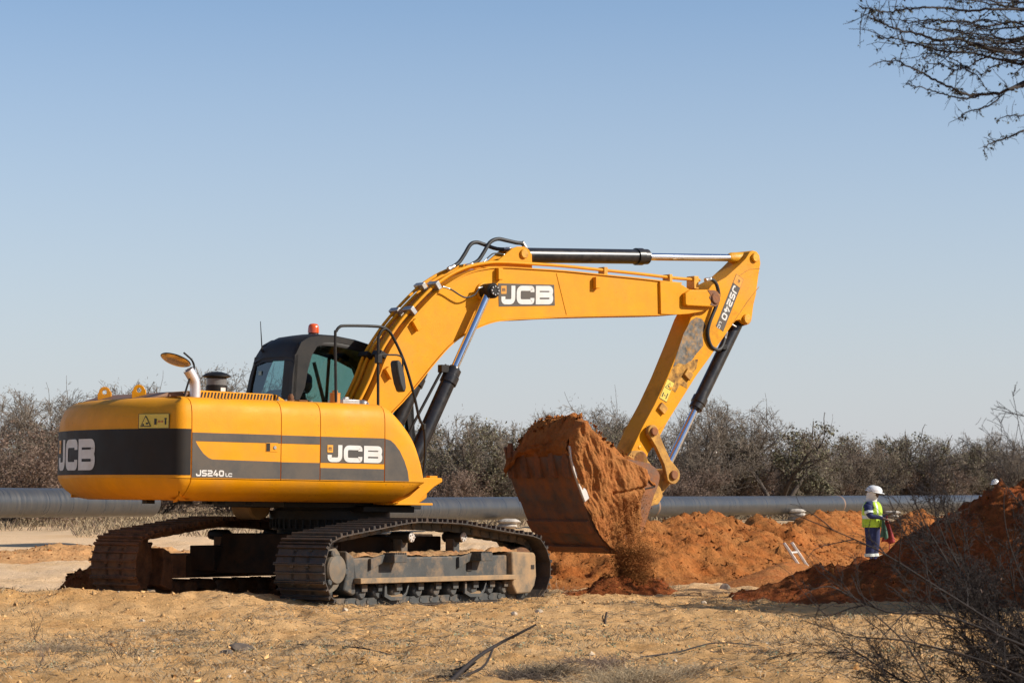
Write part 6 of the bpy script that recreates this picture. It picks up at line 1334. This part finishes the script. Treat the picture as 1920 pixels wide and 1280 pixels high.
def tuft(px, py, wpx, hpx, k, m, label, name='dry_plant', seed=1, r_=.0022, flat=.6):
    rg = np.random.default_rng(seed + int(px)); c = at(px, py); s_ = c[1] / 4650; segs = []
    for i in range(k):
        a = rg.uniform(0, 2 * PI); q = c + np.array([rg.normal() * wpx * s_ * .26, rg.normal() * .16, 0]); q[2] = gz(q[0], q[1]); L = hpx * s_ * rg.uniform(.5, 1.15); d = nrm(np.array([math.cos(a) * flat * wpx / hpx * .7, math.sin(a) * flat, 1 * rg.uniform(.3, 1)])); e = q + d * L; mm_ = (q + e) / 2 + rg.normal(size=3) * L * .12
        segs += [(*q, *mm_, r_, r_ * .8), (*mm_, *e, r_ * .8, r_ * .3)]
        if i % 2 == 0: f_ = mm_ + nrm(d + rg.normal(size=3) * .7) * L * .4; segs.append((*mm_, *f_, r_ * .7, r_ * .3))
    V, F = prisms(np.array(segs), 3); return tag(link(name, fastmesh(name, V, F, [M[m]])), label, 'dry plant')
tuft(25, 1138, 36, 22, 90, 'leafbrown', 'small round dry brown tuft at the far left'); tuft(1030, 1262, 150, 42, 620, 'litter', 'grey tangle of dry twigs right of the dark dead branch', flat=1.); tuft(1180, 1275, 190, 50, 620, 'grass', 'pale dry grass tangle at the bottom, right of the grey tangle'); tuft(830, 1268, 90, 26, 240, 'litter', 'grey tangle at the foot of the dark dead branch')
tuft(1140, 1255, 60, 30, 160, 'twigred', 'reddish tangle beside the bottom grass'); tuft(120, 1215, 150, 26, 420, 'litter', 'flat grey dead plant spread over the left foreground'); tuft(85, 1240, 40, 60, 16, 'twigred', 'sparse reddish stalks rising in the left foreground'); tuft(70, 1200, 36, 78, 8, 'darkwood', 'two thin dark stalks at the left edge'); tuft(1010, 1118, 110, 26, 260, 'litter', 'dry twigs caught under the front of the near track', seed=3); tuft(905, 1118, 90, 34, 120, 'litter', 'dry twigs beside the front roller guard', seed=4)
tuft(1225, 1110, 80, 30, 240, 'grass', 'pale grass tuft right of the sand pile'); tuft(1580, 1238, 60, 30, 60, 'twigred', 'dark twiggy plant in the lower right sand'); tuft(1420, 1222, 80, 16, 70, 'wood', 'dark flat twig heap casting a shadow right of the middle'); tuft(650, 1165, 170, 16, 160, 'litter', 'grey twigs lying below the rear end of the near track', flat=1.4); tuft(330, 1195, 160, 20, 300, 'litter', 'flat grey dead plant right of the one at the left edge', flat=1.2); tuft(700, 1205, 200, 12, 90, 'wood', 'dark creeping stem on the sand left of the middle', flat=2.)
tuft(985, 1272, 120, 40, 420, 'wood', 'dark brown brush tangle at the bottom edge, just right of the dead branch', seed=8, flat=1.)
tuft(1110, 1240, 130, 26, 260, 'twigred', 'brownish brush lying above the grey bottom tangle', seed=9, flat=1.2); tuft(1270, 1262, 110, 30, 260, 'litter', 'grey brush at the bottom, right of the pale grass', seed=10, flat=1.1)
tuft(230, 1232, 50, 44, 14, 'darkwood', 'small dark forked stalk in the left foreground', seed=11)
def creeper(p, label): segs = path_segs(p, .008, .004); dead_branch('fallen_stick', segs, 'darkwood', label, 'stick')
creeper([at(560, 1208) + [0, 0, .012], at(620, 1211) + [0, 0, .02], at(680, 1216) + [0, 0, .014], at(740, 1224) + [0, 0, .01]], 'thin dark stick lying on the sand in the middle foreground')
creeper([at(1200, 1232) + [0, 0, .012], at(1270, 1226) + [0, 0, .03], at(1340, 1216) + [0, 0, .06], at(1420, 1213) + [0, 0, .02]], 'long dark stick lying on the sand at the lower right')
for k, (x, s_) in enumerate(((215, 30), (410, 40), (365, 22), (470, 14))): pass
# tall dry stalk left of the machine
creeper([at(215, 1138), at(232, 1122) + [0, 0, .08], at(255, 1110) + [0, 0, .22], at(262, 1105) + [0, 0, .30]], 'thin dry stalk standing in front of the far track')

# ---------------------------------------------------------------- NEAR THORN TREE (branches hang into the upper right)
def upx(px, py, Y): return np.array([(px - 960) / 4650 * Y, Y, 1.3 + (908 - py) / 4650 * Y])
def twig_deco(P, rg, segs, leaves, dens=14., tw=.09, r_=.0022, lf=2.2):
    """thorny side twigs + hanging leaflets along a path"""
    L = sum(np.linalg.norm(np.array(P[i + 1]) - np.array(P[i])) for i in range(len(P) - 1)); n = int(L * dens)
    for _ in range(n):
        i = rg.integers(0, len(P) - 1); p = np.array(P[i]) * (1 - .5) + np.array(P[i + 1]) * .5 + rg.normal(size=3) * .002; d = nrm(np.array(P[i + 1]) - np.array(P[i]) + rg.normal(size=3) * .9 + [0, 0, -.1]); l_ = tw * rg.uniform(.15, 1.) ** 1.4
        e = p + d * l_; m_ = (p + e) / 2 + rg.normal(size=3) * l_ * .12; segs += [(*p, *m_, r_, r_ * .8), (*m_, *e, r_ * .8, r_ * .4)]
        for _ in range(rg.poisson(lf)): t_ = rg.random(); q = p + (e - p) * t_ + rg.normal(size=3) * .006 + [0, 0, -.006]; leaves.append(q)
        if rg.random() < .4: th_ = nrm(rg.normal(size=3)); segs.append((*p, *(p + th_ * .018), .0012, .0003))
rg = np.random.default_rng(12); zz = lambda P: [(1560 + x / 4.267, y / 4.267) for x, y in P]
LINES = [([(1536, 45), (1300, 45), (1130, 60), (960, 40), (780, 35), (600, 50), (490, 70), (380, 55), (330, 40), (250, 25)], .010, 11.8), ([(1536, 405), (1380, 390), (1200, 340), (1040, 290), (880, 300), (760, 260), (640, 230), (520, 200), (430, 160), (370, 120), (335, 60)], .016, 12.0),
 ([(1536, 490), (1300, 440), (1150, 400), (1000, 395), (860, 375), (700, 325), (560, 290), (430, 280), (380, 265)], .010, 12.2), ([(1536, 670), (1440, 700), (1340, 730), (1130, 740), (1040, 710), (900, 645), (760, 575), (700, 540), (600, 495), (520, 450), (480, 490)], .014, 11.9), ([(1200, 755), (1080, 770), (950, 745), (830, 710), (700, 670), (620, 655), (660, 620)], .006, 11.9),
 ([(1400, 330), (1300, 420), (1200, 460), (1130, 510), (1080, 520), (980, 480), (900, 430), (810, 400), (770, 435)], .007, 12.1), ([(1080, 525), (1010, 540), (900, 490), (780, 490), (765, 530)], .004, 12.1), ([(1010, 540), (960, 600), (905, 645)], .004, 12.0), ([(1100, 535), (1200, 600), (1260, 690), (1310, 732)], .005, 12.0), ([(1420, 720), (1300, 820), (1150, 865), (1080, 895), (1040, 945)], .006, 11.9), ([(1640, 1000), (1536, 1040), (1440, 1085), (1330, 1120), (1245, 1165), (1243, 1220)], .008, 11.7), ([(1640, 890), (1536, 910), (1440, 915), (1350, 940)], .005, 11.7), ([(1600, 500), (1520, 550), (1480, 600)], .004, 11.8), ([(1600, 420), (1460, 470), (1300, 520), (1230, 580), (1180, 540)], .005, 12.3), ([(1600, 200), (1500, 150), (1400, 160), (1250, 190), (1100, 150), (950, 150), (800, 130), (640, 160), (550, 110)], .009, 12.4)]
for k in range(20): y0 = rg.uniform(-160, 470); x1 = rg.uniform(560, 1050); y1 = y0 - rg.uniform(-10, 220) * .6; LINES.append(([(1640, y0 + rg.uniform(-30, 60)), (1450, y0 + rg.uniform(-25, 25)), (1250, y0 * .6 + y1 * .4 + rg.uniform(-30, 30)), ((1250 + x1) / 2, y0 * .35 + y1 * .65 + rg.uniform(-30, 30)), (x1, y1)], rg.uniform(.004, .009), rg.uniform(11.4, 12.8)))
near_t = tag(empty('thorn_tree', (7.6, 13.2, gz(7.6, 13.2))), 'near thorn tree whose dark twigs hang into the upper right corner', 'tree'); o0 = np.array(near_t.location)
tw = []; lv_ = []; limbs = []
hub = [np.array([3.6, 12.0, 3.85]), np.array([3.7, 12.1, 3.3])]
for pts, r0, Y in LINES:
    P = smooth_path([upx(x, y, Y + .12 * math.sin(i * 2 + Y * 5)) for i, (x, y) in enumerate(zz(pts))], 6)
    P = [np.array(p) + rg.normal(size=3) * .0022 for p in P]; n = len(P) - 1
    for i in range(n): a = r0 * .55 * (1 - .8 * i / n) + .0012; b_ = r0 * .55 * (1 - .8 * (i + 1) / n) + .0012; tw.append((*P[i], *P[i + 1], a, b_))
    twig_deco(P, rg, tw, lv_, 44., .08, .0014, 1.2)
    for i in range(2, n - 1, 2 if r0 > .0065 else 99):
        if rg.random() < .42:
            dd = nrm(np.array(P[i]) - np.array(P[i - 1])); a_ = rg.normal(size=3) * [.5, .6, 1.0] + [0, 0, .15]; e_ = np.array(P[i]); L_ = rg.uniform(.08, .26) * (1 if P[i][2] > 2.95 else .45); d_ = nrm(dd + a_ * .75); Q_ = [e_]
            for _ in range(4): d_ = nrm(d_ + rg.normal(size=3) * .22 + dd * .12); Q_.append(Q_[-1] + d_ * L_ / 4)
            for j in range(4): tw.append((*Q_[j], *Q_[j + 1], .0026 - .0004 * j, .0022 - .0004 * j))
            twig_deco(Q_, rg, tw, lv_, 30., .05, .0013, .5)
    if P[0][0] > 2.35: h_ = hub[0] if P[0][2] > 3.0 else hub[1]; Q = smooth_path([P[0], (P[0] + h_) / 2 + rg.normal(size=3) * .06, h_], 4); n = len(Q) - 1; limbs += [(*Q[i], *Q[i + 1], r0 + .012 * i / n, r0 + .012 * (i + 1) / n) for i in range(n)]
limbs += path_segs([hub[0], np.array([5.2, 12.5, 3.2]), np.array([6.8, 13.0, 2.0]), np.array([7.4, 13.1, 1.2])], .026, .10) + path_segs([hub[1], np.array([5.2, 12.6, 2.7]), np.array([6.9, 13.0, 1.7]), np.array([7.45, 13.15, 1.0])], .022, .09)
trunk_s = path_segs([o0 + [0, 0, -.1], o0 + [-.1, 0, .7], o0 + [-.2, -.1, 1.3]], .17, .13)
for k in range(6):
    a = rg.uniform(-1.2, 1.9); e = o0 + np.array([math.cos(a) * 2.2, math.sin(a) * 1.6, rg.uniform(3.0, 3.9)]); pth = [o0 + [-.15, -.05, 1.1], (o0 + e) / 2 + [0, 0, .5], e]; trunk_s += path_segs(pth, .08, .02)
    for _ in range(26): q = e + rg.normal(size=3) * [.8, .8, .25]; s0_ = e + (o0 + [0, 0, 2.] - e) * rg.uniform(0, .3); limbs += path_segs([s0_, (s0_ + q) / 2 + rg.normal(size=3) * .08, q], .008, .002); twig_deco([s0_, (s0_ + q) / 2, q], rg, tw, lv_, 12., .12, .002, 2.)
sh = lambda S_: np.array(S_) - np.concatenate([o0, o0, [0, 0]])
V, F = prisms(sh(trunk_s + limbs), 7); link('trunk', fastmesh('trunk', V, F, [M['darkwood']], True), near_t)
V, F = prisms(sh(tw), 4); link('twigs', fastmesh('twigs', V, F, [M['darkwood']]), near_t)
V, F = leaf_quads(np.array(lv_) - o0, .0085); tag(link('leaves', fastmesh('leaves', V, F, [M['leafdark']]), near_t), kind='stuff')

# ---------------------------------------------------------------- NEAR BARE BUSH (lower right)
rg = np.random.default_rng(31)
nb = tag(empty('bare_bush', (2.75, 12.2, gz(2.75, 12.2))), 'leafless dark thorny bush close to the camera at the lower right', 'bush'); o0 = np.array(nb.location); th_ = []; tn = []
P = dict(n=[9, 7, 5, 3], kids=[14, 9, 5, 0], wob=[.09, .16, .22, .25], up=[.0, .01, .01, .0], spread=[.5, .6, .7, .7], ratio=[.42, .42, .42], lv=3, trunk_lv=0, first=1)
tips = []
for k in range(36):
    a = rg.uniform(2.3, 4.2) if k < 20 else rg.uniform(0, 6.28); el = rg.uniform(.18, 1.25) if k < 20 else rg.uniform(.3, 1.2); d = np.array([math.cos(a) * math.cos(el), math.sin(a) * math.cos(el) * .8, math.sin(el)]); grow(rg, o0 + rg.normal(size=3) * [.12, .12, 0], d, rg.uniform(.8, 1.35), .0075, 0, P, th_, tn, tips)
for pts, r0, Y in [([(2000, 800), (1920, 780), (1870, 768), (1815, 757)], .0035, 11.6), ([(1990, 1010), (1935, 900), (1915, 820), (1895, 720), (1880, 690)], .0025, 12.), ([(1960, 1000), (1900, 930), (1850, 860), (1790, 815), (1755, 800)], .003, 12.2), ([(1990, 1250), (1850, 1160), (1740, 1090), (1660, 1040), (1600, 1010), (1480, 960)], .007, 11.7), ([(1760, 1100), (1700, 1010), (1675, 960), (1662, 925)], .004, 12.), ([(1790, 1080), (1735, 985), (1700, 910), (1685, 890)], .004, 12.), ([(1990, 1240), (1870, 1190), (1760, 1150), (1660, 1145), (1560, 1100)], .009, 11.5), ([(1980, 1300), (1850, 1240), (1700, 1200), (1600, 1190), (1500, 1160)], .006, 11.3), ([(1960, 1180), (1900, 1050), (1880, 950), (1895, 870), (1910, 790)], .0035, 11.9), ([(1750, 1300), (1690, 1200), (1600, 1120), (1560, 1090)], .005, 11.2)]:
    Pp = smooth_path([upx(x, y, Y) for x, y in pts], 6); n = len(Pp) - 1
    for i in range(n): th_.append((*Pp[i], *Pp[i + 1], r0 * (1 - .65 * i / n), r0 * (1 - .65 * (i + 1) / n)))
    for i in range(2, n, 2):
        if rg.random() < .8: dd = nrm(np.array(Pp[i] - Pp[i - 1])); a = nrm(rg.normal(size=3)); grow(rg, np.array(Pp[i]), nrm(dd + a * .8), rg.uniform(.12, .38), r0 * .45, 2, P, th_, tn, tips)
tn = np.array(tn); tn[:, 6:] = np.clip(tn[:, 6:], .0011, 1); tn = tn[(tn[:, 2] > gz(2.7, 12) - .05)]
lim_ = lambda S_: S_[S_[:, 5] < 1.50 + .32 * np.clip((S_[:, 3] - 2.15) / .3, 0, 1)]; tn = lim_(tn); th_ = lim_(np.array(th_))
nd = 380; sel = rg.integers(0, len(tn), nd); buds = tn[sel, 3:6]
V, F = prisms(np.array(th_) - np.concatenate([o0, o0, [0, 0]]), 6); link('stems', fastmesh('stems', V, F, [M['darkwood']], True), nb)
V, F = prisms(tn - np.concatenate([o0, o0, [0, 0]]), 4); link('twigs', fastmesh('twigs', V, F, [M['darkwood']]), nb)
V, F = leaf_quads(buds - o0, .007); tag(link('buds', fastmesh('buds', V, F, [M['leafbrown']]), nb), kind='stuff')
